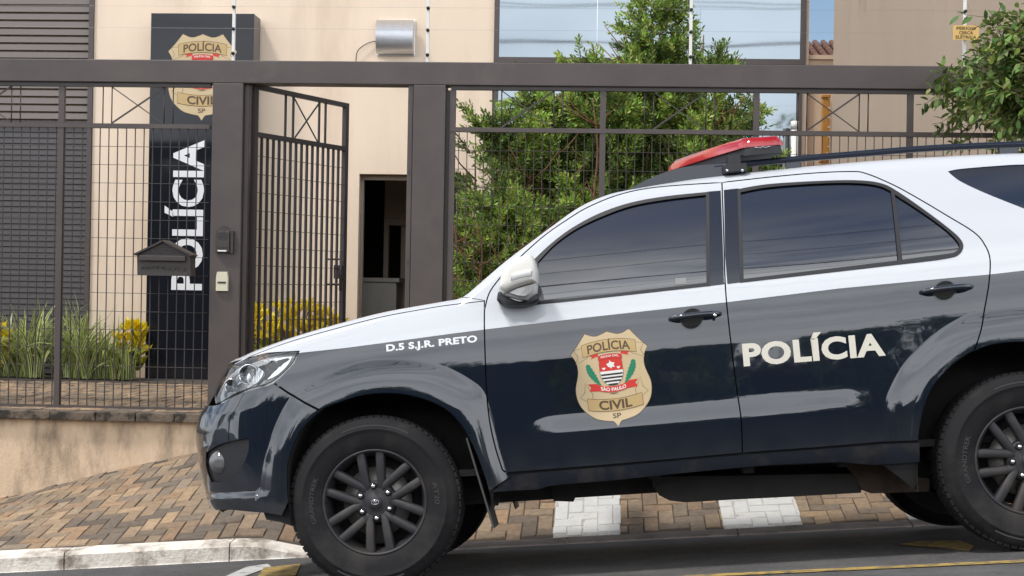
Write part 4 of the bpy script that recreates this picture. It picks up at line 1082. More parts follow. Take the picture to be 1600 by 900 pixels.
def conform(name, bm, m, parent, off=0, mirror=True, layer=0):
    for f in bm.faces: f.smooth = True
    me = bpy.data.meshes.new(name); bm.to_mesh(me); bm.free()
    att = me.attributes.new('paint_line', 'FLOAT', 'POINT'); N = []
    for i, v in enumerate(me.vertices):
        X, Z, l = v.co.x, v.co.y, v.co.z; zt = ZT(X); Z_ = min(Z, zt-.0003); xt = interp(T_tip, Z_) if X < XS else -9; X_ = max(X, xt+.0006)
        y = S(X_, Z_); y = y if y < 5 else .3; e = .002
        def sd(a, b):
            q = S(a, min(b, ZT(a)-.0002)); return q if q < 5 else y
        xa = max(X_-e, (interp(T_tip, Z_)+.0006) if X < XS else -9)
        gx = (sd(X_+e, Z_)-sd(xa, Z_))/(X_+e-xa)
        zb_ = min(Z_+e, zt-.0002); gz = (sd(X_, zb_)-sd(X_, Z_-e))/(zb_-Z_+e)
        n = Vector((gx, -1, gz)).normalized(); N.append(n)
        p = Vector((X_, y, Z_)) + n*off + n*(layer*l)
        v.co = p; att.data[i].value = Z - interp(T_paint, X)
    me.normals_split_custom_set_from_vertices([tuple(n) for n in N])
    o = link(name, me, m, parent)
    if mirror:
        c = o.copy(); COL.objects.link(c); c.parent = parent
        if parent == CAR: c.location = (0, WID, 0); c.scale = (1, -1, 1)
    return o

# materials
def paint():
    m = bpy.data.materials.new('two_tone_paint'); m.use_nodes = True; t = m.node_tree; b = t.nodes['Principled BSDF']
    a = nd(t, 'ShaderNodeAttribute', attribute_name='paint_line'); g = nd(t, 'ShaderNodeMath', operation='GREATER_THAN'); g.inputs[1].default_value = 0; lk(t, a.outputs['Fac'], g.inputs[0])
    c = nd(t, 'ShaderNodeTexCoord'); n = nd(t, 'ShaderNodeTexNoise'); n.inputs['Scale'].default_value = 2.2; n.inputs['Detail'].default_value = 7; lk(t, c.outputs['Object'], n.inputs[0])
    mk = nd(t, 'ShaderNodeMix', data_type='RGBA'); mk.inputs[6].default_value = (.004, .008, .017, 1); mk.inputs[7].default_value = (.007, .011, .020, 1); lk(t, n.outputs[0], mk.inputs[0])
    # thin road dust on the lowest part
    sx = nd(t, 'ShaderNodeSeparateXYZ'); lk(t, c.outputs['Object'], sx.inputs[0]); mr = nd(t, 'ShaderNodeMapRange'); mr.inputs['From Min'].default_value = .66; mr.inputs['From Max'].default_value = .40; mr.inputs['To Max'].default_value = .40; lk(t, sx.outputs[2], mr.inputs[0])
    n2 = nd(t, 'ShaderNodeTexNoise'); n2.inputs['Scale'].default_value = 9; n2.inputs['Detail'].default_value = 8; lk(t, c.outputs['Object'], n2.inputs[0]); mu = nd(t, 'ShaderNodeMath', operation='MULTIPLY'); lk(t, mr.outputs[0], mu.inputs[0]); lk(t, n2.outputs[0], mu.inputs[1])
    md = nd(t, 'ShaderNodeMix', data_type='RGBA'); lk(t, mu.outputs[0], md.inputs[0]); lk(t, mk.outputs[2], md.inputs[6]); md.inputs[7].default_value = (.085, .078, .07, 1)
    mx_ = nd(t, 'ShaderNodeMix', data_type='RGBA'); lk(t, g.outputs[0], mx_.inputs[0]); lk(t, md.outputs[2], mx_.inputs[6]); mx_.inputs[7].default_value = (.55, .57, .605, 1); lk(t, mx_.outputs[2], b.inputs['Base Color'])
    b.inputs['Roughness'].default_value = .38; b.inputs['Specular IOR Level'].default_value = .05; b.inputs['Coat Weight'].default_value = 1; b.inputs['Coat IOR'].default_value = 1.8
    rr = nd(t, 'ShaderNodeMapRange'); rr.inputs['To Min'].default_value = .015; rr.inputs['To Max'].default_value = .05; lk(t, n2.outputs[0], rr.inputs[0])
    ad = nd(t, 'ShaderNodeMath', operation='MULTIPLY_ADD'); ad.inputs[1].default_value = .5; lk(t, mu.outputs[0], ad.inputs[0]); lk(t, rr.outputs[0], ad.inputs[2]); lk(t, ad.outputs[0], b.inputs['Coat Roughness'])
    bp = nd(t, 'ShaderNodeBump'); bp.inputs['Strength'].default_value = .035; bp.inputs['Distance'].default_value = .02; n3 = nd(t, 'ShaderNodeTexNoise'); n3.inputs['Scale'].default_value = 7; n3.inputs['Detail'].default_value = 2
    lk(t, c.outputs['Object'], n3.inputs[0]); lk(t, n3.outputs[0], bp.inputs['Height']); lk(t, bp.outputs[0], b.inputs['Coat Normal'])
    return m
M_PNT = paint()
M_WHT = mat('white_car_paint', (.55, .57, .605), .35, coat=1)
M_MIRR = mat('mirror_shell_paint', (.74, .72, .67), .35, coat=.3)
M_BLKP = mat('black_car_paint', (.008, .012, .022), .3, coat=1)
M_GLS = mat('tinted_glass', (.008, .009, .014), .02, spec=.5, ior=2.45, bump=.012, bs=2.5)
M_GLSW = mat('windscreen_glass', (.02, .022, .025), .03, spec=.8, ior=1.6)
M_TRIM = mat('black_trim', (.014, .014, .017), .45, var=.1)
M_PIL = mat('pillar_tape', (.014, .018, .03), .22, coat=.3)
M_GAP = mat('panel_gap', (.006, .006, .007), .9)
M_UND = mat('underbody', (.020, .018, .017), .85, var=.3, vs_=8, bump=.4, bs=30)
M_RUST = mat('rusty_underbody', (.04, .027, .02), .9, var=.4, vs_=20, bump=.5, bs=50)
M_RUBB = mat('tyre_rubber', (.010, .0095, .011), .8, spec=.3, var=.18, vs_=9, bump=.12, bs=120, dirt=(.042, .038, .035), dscale=4, dlo=.5, dhi=.8)
M_RIM = mat('matt_dark_rim', (.020, .0195, .023), .55, var=.12, vs_=20, dirt=(.055, .045, .036), dscale=9, dlo=.50, dhi=.8)
M_CHR = mat('chrome', (.75, .76, .78), .12, metal=1)
M_DISC = mat('brake_disc', (.26, .25, .23), .45, metal=.7, var=.1)
M_FOG = mat('fog_lamp_glass', (.12, .12, .125), .15, coat=.5)
M_SILL = mat('satin_sill', (.008, .010, .016), .5, spec=.15, dirt=(.04, .035, .03), dscale=7, dlo=.5, dhi=.8)
M_REFL = mat('headlight_reflector', (.80, .81, .83), .12, metal=1, bump=.25, bs=14, stretch=(4, 1, 1))
M_HOUS = mat('headlight_housing', (.66, .66, .65), .3, metal=.3)
M_RLENS = mat('red_lens', (.36, .006, .010), .12, spec=.6, coat=.6, var=.08, vs_=8)
def clear_lens():
    m = bpy.data.materials.new('clear_lens'); m.use_nodes = True; t = m.node_tree; t.nodes.remove(t.nodes['Principled BSDF']); o = t.nodes['Material Output']
    a = nd(t, 'ShaderNodeBsdfTransparent'); a.inputs[0].default_value = (.93, .94, .94, 1); g = nd(t, 'ShaderNodeBsdfGlossy'); g.inputs['Roughness'].default_value = .03; f = nd(t, 'ShaderNodeFresnel'); f.inputs[0].default_value = 1.75
    s = nd(t, 'ShaderNodeMixShader'); lk(t, f.outputs[0], s.inputs[0]); lk(t, a.outputs[0], s.inputs[1]); lk(t, g.outputs[0], s.inputs[2]); lk(t, s.outputs[0], o.inputs[0]); return m
M_LENS = clear_lens()
M_FLAP = mat('mud_flap_rubber', (.05, .048, .047), .7, var=.2)

CAR = empty('police_car'); CAR.matrix_world = CM
tag(CAR, 'white over black police sport utility vehicle with gold badge parked at the kerb', 'car')
xE = 3.72
# --- outlines
LIPF = [(x, z) for x, z in FL[0][1]]; LIPR = [(x, z) for x, z in FL[1][1]]
Lp = lambda pts: [('L', p) for p in pts]
def cut(P, fn): return [p for p in P if fn(p)]
seamAF = [(785, 734), (774, 699), (765, 657), (760, 606), (757, 518), (757, 485)]
seamTop = [(757, 485), (764, 459), (779, 437), (803, 411), (847, 371), (885, 344), (920, 323), (971, 303), (1030, 292), (1128, 285)]
seamB = [(1128, 285), (1131, 370), (1133, 440), (1138, 500), (1150, 600), (1158, 655), (1160, 708)]
seamTopR = [(1128, 285), (1200, 277), (1270, 270.5), (1328, 268), (1353, 271), (1396, 289), (1438, 312), (1480, 337), (1522, 363), (1539, 383), (1547, 406), (1545, 444), (1538, 485), (1533, 515), (1522, 549)]
def loc(seg): return [('L', LX(a, b)) for a, b in (catmull(seg, 5) if len(seg) > 2 else seg)]
# front door
winF_out = join([(832, 408), (862, 380), (896, 355), (938, 333), (985, 317), (1040, 307), (1108, 300)], [(1108, 300), (1109, 447)], [(1109, 447), (842, 476), (832, 474), (830, 445), (832, 408)])
winF = join([(841, 409), (868, 381), (902, 357), (942, 338), (987, 322), (1042, 312), (1103, 305)], [(1103, 305), (1104, 442)], [(1104, 442), (843, 470), (839, 450), (841, 409)])
def P_(x): return [LX(a, b) for a, b in x]
doorF = P_(join(seamAF, seamTop, seamB, [(1160, 708), (980, 724), (803, 738), (792, 738), (785, 734)]))
front_door = skin('front_door', inset(doorF, .003), M_PNT, CAR, holes=[inset(P_(winF_out), .0)])
skin('window_trim', P_(winF_out), M_TRIM, CAR, off=.0022, holes=[P_(winF)])
skin('front_window', inset(P_(winF), -.002), M_GLS, CAR, off=-.008)
# rear door
seamBr = list(reversed(seamB))
lipL = [p for p in LIPR if p[0] < LX(1522, 549)[0] and p[1] > LX(1437, 689)[1]]
doorR = P_(join(seamBr, seamTopR)) + list(reversed(lipL)) + P_([(1437, 689), (1379, 691), (1270, 700)])
winR_out = join([(1152, 296), (1200, 288), (1280, 283), (1340, 282), (1378, 287), (1405, 301), (1444, 328), (1480, 355), (1500, 373), (1505, 386), (1498, 398), (1480, 404), (1410, 413), (1156, 442)], [(1156, 442), (1152, 296)])
winR1 = join([(1157, 301), (1200, 293), (1280, 287), (1340, 286.5), (1374, 291), (1392, 299)], [(1392, 299), (1403, 407)], [(1403, 407), (1162, 436)], [(1162, 436), (1157, 301)])
winR2 = join([(1398, 304), (1438, 330), (1474, 356), (1494, 375), (1499, 386), (1492, 394), (1478, 397), (1410, 406)], [(1410, 406), (1398, 304)])
rear_door = skin('rear_door', inset(doorR, .003), M_PNT, CAR, holes=[P_(winR_out)])
skin('window_trim', P_(winR_out), M_TRIM, CAR, off=.0022, holes=[P_(winR1), P_(winR2)])
skin('rear_window', inset(P_(winR1), -.002), M_GLS, CAR, off=-.008)
skin('quarter_window', inset(P_(winR2), -.002), M_GLS, CAR, off=-.008)
# pillar bands
skin('pillar_trim', P_([(1106, 299.5), (1126, 298), (1131, 440), (1132.5, 444), (1106, 447.5)]), M_PIL, CAR, off=.0012)
skin('pillar_trim', P_([(1131, 297), (1154, 294.5), (1159, 441), (1136.5, 444), (1133, 400)]), M_PIL, CAR, off=.0012)
# fender
hoodseam = [(366, 569), (380, 561.5), (400, 553), (440, 538), (480, 525.5), (540, 509), (600, 494), (660, 483), (700, 476.5), (757, 470)]
lipF2 = [p for p in LIPF if p[0] > LX(501, 641)[0] and p[1] > LX(764, 768)[1]]
fend = P_(join(hoodseam, [(757, 470), (757, 485)], list(reversed(seamAF)), [(785, 734), (793, 741), (800, 743)], [(800, 743), (767, 767)])) + list(reversed(lipF2)) + P_([(501, 641), (477, 629), (450, 613), (427, 597), (437, 590), (459, 567), (467, 549), (417, 552), (380, 562)])
skin('front_fender', inset(fend, .0032), M_PNT, CAR)
# hood edge (near strip) ; its top crosses to the far side below
xh0 = raw[0][0]
while S(xh0, ZT(xh0)-.0004) > 2: xh0 += .002
xh0 += .002; print('xh0', xh0, raw[0])
xh0, xh1 = xh0, raw[10][0] or LX(740, 474)[0]
hood_edge = [(x, ZT(x)-.0003) for x in [xh0+(xh1-xh0)*i/60 for i in range(61)]] + list(reversed(P_(join(hoodseam[1:]))))
# body side above the doors, A pillar, quarter
xa = raw[10][0]
topQ = [(x, ZT(x)-.0003) for x in [xa+(xE-xa)*i/110 for i in range(111)]]
lipRr = [p for p in LIPR if p[0] > LX(1522, 549)[0]]
qp = topQ + [(xE+.06, 1.30), (xE+.08, 1.0), (xE+.10, .8), (xE+.06, .62), (lipRr[-1][0], .42)] + list(reversed(lipRr)) + list(reversed(P_(join(seamTopR)))) + list(reversed(P_(join(seamTop)))) + P_([(757, 470)])
qwin = P_(join([(1481, 268), (1500, 264), (1560, 259), (1600, 257), (1700, 256), (1800, 262)], [(1800, 262), (1830, 285), (1850, 350)], [(1850, 350), (1780, 372), (1720, 366), (1660, 350), (1600, 326), (1540, 302), (1500, 283), (1481, 268)]))
skin('body_side', inset(qp, .003), M_PNT, CAR, holes=[qwin])
skin('rear_quarter_window', inset(qwin, -.001), M_GLS, CAR, off=-.004)
# bumper
zt0 = LY(328, 634, NY).z; zt1 = LY(345, 795, NY).z
nt_ = [(interp(T_tip, z)+.0006, z) for z in lin(zt1, zt0, 26)]
lipF1 = [p for p in LIPF if p[0] < LX(501, 641)[0]+.003 and p[1] > LX(449, 806)[1]]
bum = nt_ + P_([(338, 633), (347, 630), (370, 617), (400, 607), (417, 603), (427, 599), (450, 615), (477, 631), (500, 643)]) + list(reversed(lipF1)) + P_([(440, 806), (417, 802), (380, 799), (362, 797)])
fog = P_(join([(322, 707), (347, 693), (389, 684)], [(389, 684), (387, 709), (371, 738), (347, 752), (330, 753)], [(330, 753), (322, 730), (322, 707)]))
skin('front_bumper', inset(bum, .0016), M_PNT, CAR, holes=[fog])
skin('fog_lamp_bezel', inset(fog, -.002), M_TRIM, CAR, off=-.012)
p = LX(343, 722); y = S(*p); bm = B()
lathe(bm, [(0, -.004), (.022, -.006), (.036, .0), (.040, .008), (.052, .010), (.055, .03)], 24, axis='Y', c=(p[0]+.0, y+.006, p[1])); obj('fog_lamp', bm, M_FOG, CAR)
# headlight
HL = P_(join([(345, 588), (362, 570)], [(362, 570), (385, 560), (417, 553), (445, 549.5), (465, 549)], [(465, 549), (457, 567), (435, 589), (417, 600), (395, 606), (370, 614), (347, 627), (336, 631)], [(336, 631), (335, 612), (345, 588)]))
skin('headlight_reflector', inset(HL, .0), M_HOUS, CAR, off=-.035)
HLi = P_(join([(352, 590), (368, 577), (390, 570), (412, 566)], [(412, 566), (402, 590), (385, 602), (350, 618), (342, 612), (352, 590)]))
skin('headlight_bowl', HLi, M_REFL, CAR, off=-.028)
skin('headlight_strip', P_(join([(405, 562), (430, 557), (455, 555)], [(455, 555), (446, 570), (428, 586), (408, 594)], [(408, 594), (414, 580), (420, 568), (405, 562)])), M_REFL, CAR, off=-.020)
skin('headlight_divider', P_(join([(400, 572), (440, 560), (452, 558)], [(452, 558), (430, 574), (405, 600)], [(405, 600), (398, 602), (412, 584), (400, 572)])), M_TRIM, CAR, off=-.012)
for q, r_ in (((360, 603), .032), ((387, 585), .045), ((425, 572), .026)):
    p = LX(*q); y = S(*p); bm = B(); lathe(bm, [(0, .03), (r_*.55, .022), (r_*.9, .004), (r_, -.002), (r_*1.08, .004)], 24, axis='Y', c=(p[0], y+.014, p[1])); obj('headlight_projector', bm, M_REFL, CAR)
skin('headlight_lens', inset(HL, .002), M_LENS, CAR, off=-.001)
skin('headlight_seal', HL, M_TRIM, CAR, off=-.006, holes=[inset(HL, .006)])
# rocker
rock = P_([(803, 742), (980, 727), (1160, 711), (1270, 703), (1379, 694), (1437, 692), (1437, 722), (1364, 727), (1311, 722), (1200, 727), (1080, 738), (966, 750), (880, 757), (856, 760), (841, 765), (800, 767), (768, 769)])
skin('side_sill', rock, M_SILL, CAR, off=-.004)
# dark inner shell seen through the gaps
sh = [(x, ZT(x)-.004) for x in lin(LX(480, 560)[0], xE-.02, 120)] + [(xE, 1.2), (xE, .7), (lipRr[-1][0]+.01, .5)] + list(reversed(inset(LIPR, 0))) + P_([(1370, 722), (1100, 733), (860, 752), (775, 760)]) + list(reversed(LIPF[3:-2])) + P_([(420, 790), (370, 785), (350, 760), (345, 700), (358, 645), (390, 622), (425, 610), (440, 600), (475, 556)])
skin('inner_shell', sh, M_GAP, CAR, off=-.016)

# --- lofted sheets between the two sides
def loft(name, rows, m, bulge, nv=16, parent=None, attr=None):
    """rows: list of (near point); bulge(u, v) -> offset vector"""
    bm = B(); G = []
    for i, p in enumerate(rows):
        r_ = []
        for j in range(nv+1):
            v = j/nv; q = Vector((p[0], p[1]+(WID-2*p[1])*v, p[2])) + bulge(i/(len(rows)-1), v); r_.append(bm.verts.new(q))
        G.append(r_)
    for a, b in zip(G, G[1:]):
        for j in range(nv): bm.faces.new((a[j], b[j], b[j+1], a[j+1])).smooth = True
    bmesh.ops.recalc_face_normals(bm, faces=bm.faces)
    return obj(name, bm, m, parent or CAR, smooth=True)
cro = lambda v: 1-abs(2*v-1)**2.2
tp = lambda x: (x, S(x, ZT(x)-.0004), ZT(x)-.0004)
# hood: near strip follows the body side, plus the crowned top
hd = skin('hood', inset(hood_edge, .001), M_WHT, CAR)
xc = raw[10][0]
loft('hood_top', [tp(x) for x in lin(xh0, xc-.01, 40)], M_WHT, lambda u, v: Vector((-.05*cro(v)*(1-u)**2, 0, .035*cro(v)*(.4+.6*u))), parent=hd)
xr0 = raw[17][0]
loft('windscreen', [tp(x) for x in lin(xc, xr0, 24)], M_GLSW, lambda u, v: Vector((-.05*cro(v)*math.sin(math.pi*u)-.02*cro(v)*u, 0, .006*cro(v)*math.sin(math.pi*u)+.018*u*cro(v))))
loft('roof', [tp(x) for x in lin(xr0, xE-.01, 60)], M_WHT, lambda u, v: Vector((-.03*cro(v)*(1-u)**6, 0, .022*cro(v))))
loft('cowl', [(xc-.05, .22, tp(xc)[2]-.09), (xc+.04, .24, tp(xc)[2]-.07)], M_TRIM, lambda u, v: Vector((-.05*cro(v), 0, .012*cro(v))))
# nose between the two corners
nz = lin(zt1-.02, ZT(xh0), 26); rows = [(interp(T_tip, z)+.0006, base(interp(T_tip, z), z)+NY, z) for z in nz]
gi = int(len(rows)*.45)
loft('nose_panel', rows[:gi+1], M_BLKP, lambda u, v: Vector((-.06*cro(v), 0, 0)))
loft('grille', rows[gi:len(rows)-4], M_TRIM, lambda u, v: Vector((-.06*cro(v), 0, 0)))
loft('grille_surround', rows[len(rows)-5:], M_CHR, lambda u, v: Vector((-.06*cro(v), 0, 0)))
# tail
rows = [(xE+.04, .12, .45), (xE+.10, .11, .62), (xE+.10, .10, .8), (xE+.08, .11, 1.0), (xE+.06, .14, 1.3), (xE+.0, .30, ZT(xE))]
loft('tailgate', rows, M_BLKP, lambda u, v: Vector((.07*cro(v), 0, 0)))

# --- underbody, wheel housings
bm = B(); box(bm, -.55, 3.7, .16, WID-.16, .47, .50); obj('floor_pan', bm, M_UND, CAR)
for yy in (.42, 1.32):
    bm = B(); box(bm, -.55, 3.7, yy, yy+.09, .33, .46, bev=.01); obj('chassis_rail', bm, M_UND, CAR)
bm = B()
for k in range(5): x = .8+k*.42; box(bm, x, x+.05, .14, .42, .405, .455)
obj('body_mount', bm, M_UND, CAR)
def prism(px, y0, y1, bm):
    P = [LY(a, b, y0) for a, b in px]; fill(bm, [(p.x, p.z) for p in P])
    for v in bm.verts: v.co = Vector((v.co.x, y0, v.co.y))
    g = bmesh.ops.extrude_face_region(bm, geom=list(bm.faces))
    for v in [e for e in g['geom'] if isinstance(e, bmesh.types.BMVert)]: v.co.y = y1
    bmesh.ops.recalc_face_normals(bm, faces=bm.faces)
bm = B(); prism([(1018, 745), (1020, 760), (1030, 774), (1046, 782), (1070, 785), (1140, 781), (1240, 776), (1345, 770), (1352, 740)], .30, .75, bm); obj('fuel_tank', bm, M_UND, CAR)
bm = B(); prism([(860, 752), (862, 770), (866, 783), (896, 784), (903, 768), (902, 750)], .40, .55, bm); obj('chassis_bracket', bm, M_UND, CAR)
bm = B(); prism([(1318, 722), (1336, 745), (1348, 766), (1362, 771), (1452, 768), (1452, 748), (1400, 742), (1380, 722)], .28, .33, bm); obj('suspension_arm', bm, M_RUST, CAR)
bm = B(); prism([(770, 760), (774, 790), (778, 790), (783, 762)], .2, .24, bm); obj('bracket', bm, M_UND, CAR)
bm = B(); prism([(410, 795), (416, 812), (436, 815), (462, 824), (470, 830), (475, 790)], .12, .5, bm); obj('splash_guard', bm, M_TRIM, CAR)
def xz(p, Y): q = LY(p[0], p[1], Y); return q
for lip in (LIPF, LIPR):
    bm = B(); prev = None
    for (x, z) in lip:
        cur = [bm.verts.new((x, S(x, z+.003)+.004 if S(x, z+.003) < 5 else .05, z)), bm.verts.new((x, .10, z+.012)), bm.verts.new((x, .46, z+.06))]
        if prev:
            for j in (0, 1): bm.faces.new((prev[j], cur[j], cur[j+1], prev[j+1])).smooth = True
        prev = cur
    xs = [p[0] for p in lip]; box(bm, min(xs)-.02, max(xs)+.02, .46, .47, .42, max(p[1] for p in lip)+.08)
    o = obj('wheel_housing', bm, M_UND, CAR); c = o.copy(); COL.objects.link(c); c.parent = CAR; c.scale = (1, -1, 1); c.location = (0, WID, 0)

# --- wheels
RW = .385
XR = LY(1609, 722, .05).x
def wheel(a0):
    t = bpy.data.objects.new('wheel', None); COL.objects.link(t)
    bm = B(); prof = [(.222, .045), (.232, .030), (.240, .024), (.262, .016), (.300, .008), (.318, .006), (.322, .0035), (.326, .0035), (.330, .008), (.350, .014), (.368, .028), (.378, .048), (.381, .07), (.383, .10)]
    full = prof + [(r_, .28-y) for r_, y in reversed(prof)]; lathe(bm, full, 96)
    for k in range(72):                                                      # tread blocks
        a = 2*math.pi*k/72
        for row, (y0, y1, sh_, ln) in enumerate(((.040, .078, 0, .026), (.088, .125, .5, .026), (.130, .160, .2, .028), (.166, .198, .6, .026), (.205, .245, 0, .026))):
            M = Matrix.Rotation(-(a+sh_*2*math.pi/72), 4, 'Y') @ Matrix.Translation((.374, 0, 0)); box(bm, -.008, .0125 if row in (1, 2, 3) else .010, y0, y1, -ln/2, ln/2, M=M)
    ty = obj('tyre', bm, M_RUBB, t)
    rr = bpy.data.materials.get('raised_rubber') or mat('raised_rubber', (.034, .032, .034), .5)
    for s, c0, wd in (('GRANDTREK', 175, .21), ('AT20', 5, .10)):
        bm = B(); V, P, bb = text_polys(s, 1, .01); kx = wd/(bb[1]-bb[0]); vv = []
        for x, y in V:
            X = (x-(bb[0]+bb[1])/2)*kx; r_ = .272+(y)*.030; a = R(c0)-X/.285; vv.append(bm.verts.new((r_*math.cos(a), .0098, r_*math.sin(a))))
        for p in P:
            try: bm.faces.new([vv[i] for i in p])
            except ValueError: pass
        obj('sidewall_lettering', bm, rr, ty)
    for a1, a2 in ((60, 112), (238, 290)):
        bm = B(); pr = None
        for k in range(25):
            a = R(a1+(a2-a1)*k/24); cur = [bm.verts.new((r_*math.cos(a), .008, r_*math.sin(a))) for r_ in (.336, .343)]
            if pr: bm.faces.new((pr[0], cur[0], cur[1], pr[1]))
            pr = cur
        obj('sidewall_ridge', bm, rr, ty)
    bm = B(); lathe(bm, [(.232, .034), (.236, .027), (.230, .024), (.224, .028), (.221, .040), (.214, .060), (.205, .080), (.200, .22), (.21, .25)], 72)
    for k in range(6):
        a = a0+k*math.pi/3; d = Vector((math.cos(a), 0, math.sin(a))); s = Vector((-math.sin(a), 0, math.cos(a)))
        for q in (-1, 1):
            P0 = d*.042+s*q*.031; P1 = d*.2225+s*q*.045; w0, w1 = .0175, .0195; rows = []
            for u in (0, .2, .5, .8, 1):
                c = P0.lerp(P1, u); w = w0+(w1-w0)*u; yf = .050-.010*math.sin(math.pi*u*.9)-.012*u
                rows.append([bm.verts.new(c+s*o_*w+Vector((0, yy, 0))) for o_, yy in ((-1.15, yf+.030), (-1.0, yf+.006), (-.7, yf), (.7, yf), (1.0, yf+.006), (1.15, yf+.030))])
            for ra, rb in zip(rows, rows[1:]):
                for j in range(5): bm.faces.new((ra[j], ra[j+1], rb[j+1], rb[j])).smooth = True
    lathe(bm, [(0, .042), (.034, .042), (.038, .045), (.052, .046), (.085, .050), (.092, .056), (.094, .09)], 48)
    bmesh.ops.recalc_face_normals(bm, faces=bm.faces); rm = obj('rim', bm, M_RIM, t)
    for k in range(6):
        a = a0+k*math.pi/3; c = Vector((math.cos(a)*.0715, 0, math.sin(a)*.0715)); bm = B(); lathe(bm, [(0, .0445), (.0165, .0445), (.0168, .052)], 20, c=c); obj('lug_shade', bm, M_GAP, rm)  # flat near-black disc paints in the shade around the nut
    for k in range(6):
        a = a0+k*math.pi/3; c = Vector((math.cos(a)*.0715, 0, math.sin(a)*.0715)); bm = B(); lathe(bm, [(0, .026), (.007, .027), (.0105, .032), (.0115, .046)], 6 if 0 else 12, c=c); obj('lug_nut', bm, M_CHR, rm)
    bm = B(); lathe(bm, [(0, .036), (.026, .036), (.030, .039), (.031, .046)], 32); cap_ = obj('centre_cap', bm, M_RIM, rm)
    bm = B()
    for rx, rz, cz in ((.0165, .0115, 0), (.0055, .0113, 0), (.0105, .0042, .0055)):
        tube(bm, [(rx*math.cos(q*math.pi/12), .0352, cz+rz*math.sin(q*math.pi/12)) for q in range(25)], .0013, 5, cap=False)
    obj('centre_emblem', bm, M_CHR, rm)
    bm = B(); lathe(bm, [(.06, .115), (.155, .115), (.156, .135), (.06, .135)], 48); obj('brake_disc', bm, M_DISC, t)
    bm = B(); lathe(bm, [(0, .16), (.20, .16), (.2, .17)], 32); obj('backing_plate', bm, M_UND, t)
    bm = B(); box(bm, -.05, .05, .09, .16, -.19, -.10, bev=.01); obj('brake_caliper', bm, M_UND, t)
    t.parent = CAR; return t
w1 = wheel(R(93)); w1.location = (0, .018, RW)
w2 = wheel(R(0)); w2.location = (XR, .018, RW)
def copy_tree(o, parent=None):
    c = o.copy(); COL.objects.link(c); c.parent = parent
    for ch in list(o.children): copy_tree(ch, c)
    return c
for w_ in (w1, w2):
    c = copy_tree(w_, CAR); c.location.y = WID-.018; c.scale = (1, -1, 1)

# mud flaps
for (a, b), (c, d) in (((731, 684), (773, 824)), ((1760, 690), (1790, 800))):
    p, q = LY(a, b, .10), LY(c, d, .10); bm = B(); bar(bm, (p.x, .17, p.z), (q.x, .17, q.z), .26, .008, up=Vector((0, 0, 1)).cross(Vector((0, 1, 0)))); o = obj('mud_flap', bm, M_FLAP, CAR)
    c_ = o.copy(); COL.objects.link(c_); c_.parent = CAR; c_.scale = (1, -1, 1); c_.location = (0, WID, 0)

# --- mirror
mo = join([(780.5, 454), (782, 440), (786, 427), (793, 415.5), (803, 408), (815, 403), (832, 400)], [(832, 400), (838, 410), (841.5, 427), (840, 443)], [(840, 443), (822, 447), (804, 453), (788, 461)], [(788, 461), (780.5, 454)])
def cushion(name, px, Yc, prof, m, parent, smooth=True):
    P = [LY(a, b, Yc) for a, b in px]; cx = sum(p.x for p in P)/len(P); cz = sum(p.z for p in P)/len(P); bm = B(); rings = []
    for y, s in prof: rings.append([bm.verts.new((cx+(p.x-cx)*s, y, cz+(p.z-cz)*s)) for p in P])
    n = len(P)
    for a, b in zip(rings, rings[1:]):
        for i in range(n): bm.faces.new((a[i], a[(i+1) % n], b[(i+1) % n], b[i]))
    bm.faces.new(rings[0]); bm.faces.new(rings[-1]); bmesh.ops.recalc_face_normals(bm, faces=bm.faces)
    return obj(name, bm, m, parent, smooth=smooth, ang=60)
def mirror_copy(o):
    c = copy_tree(o, CAR); c.scale = (1, -1, 1); c.location = (0, WID, 0)
mi = cushion('wing_mirror', mo, -.10, [(-.208, .45), (-.206, .72), (-.199, .86), (-.182, .95), (-.14, .99), (-.10, 1.0), (.0, .97), (.03, .9)], M_MIRR, CAR)
cushion('turn_signal', join([(798.5, 431), (812, 425), (832, 422)], [(832, 422), (832, 431.5)], [(832, 431.5), (815, 434), (799, 439.5)], [(799, 439.5), (798.5, 431)]), -.19, [(-.212, .85), (-.2115, .97), (-.209, 1.0), (-.15, 1.0)], M_HOUS, mi)
bb_ = LX(800, 472)
cushion('mirror_arm', [(788, 461), (806, 452), (824, 447), (840, 443), (838.5, 456), (824, 468), (808, 467)], -.07, [(-.15, .7), (-.13, .95), (-.09, 1.0), (.0, 1.0), (.06, .9)], M_HOUS, mi)
cushion('mirror_base', join([(777, 470), (779, 458), (784, 456)], [(784, 456), (796, 466), (818, 472), (836, 455), (843, 470)], [(843, 470), (830, 477), (805, 479.5), (786, 478), (777, 470)]), .03, [(-.01, .9), (.0, 1.0), (.12, 1.0)], M_TRIM, mi)
mirror_copy(mi)
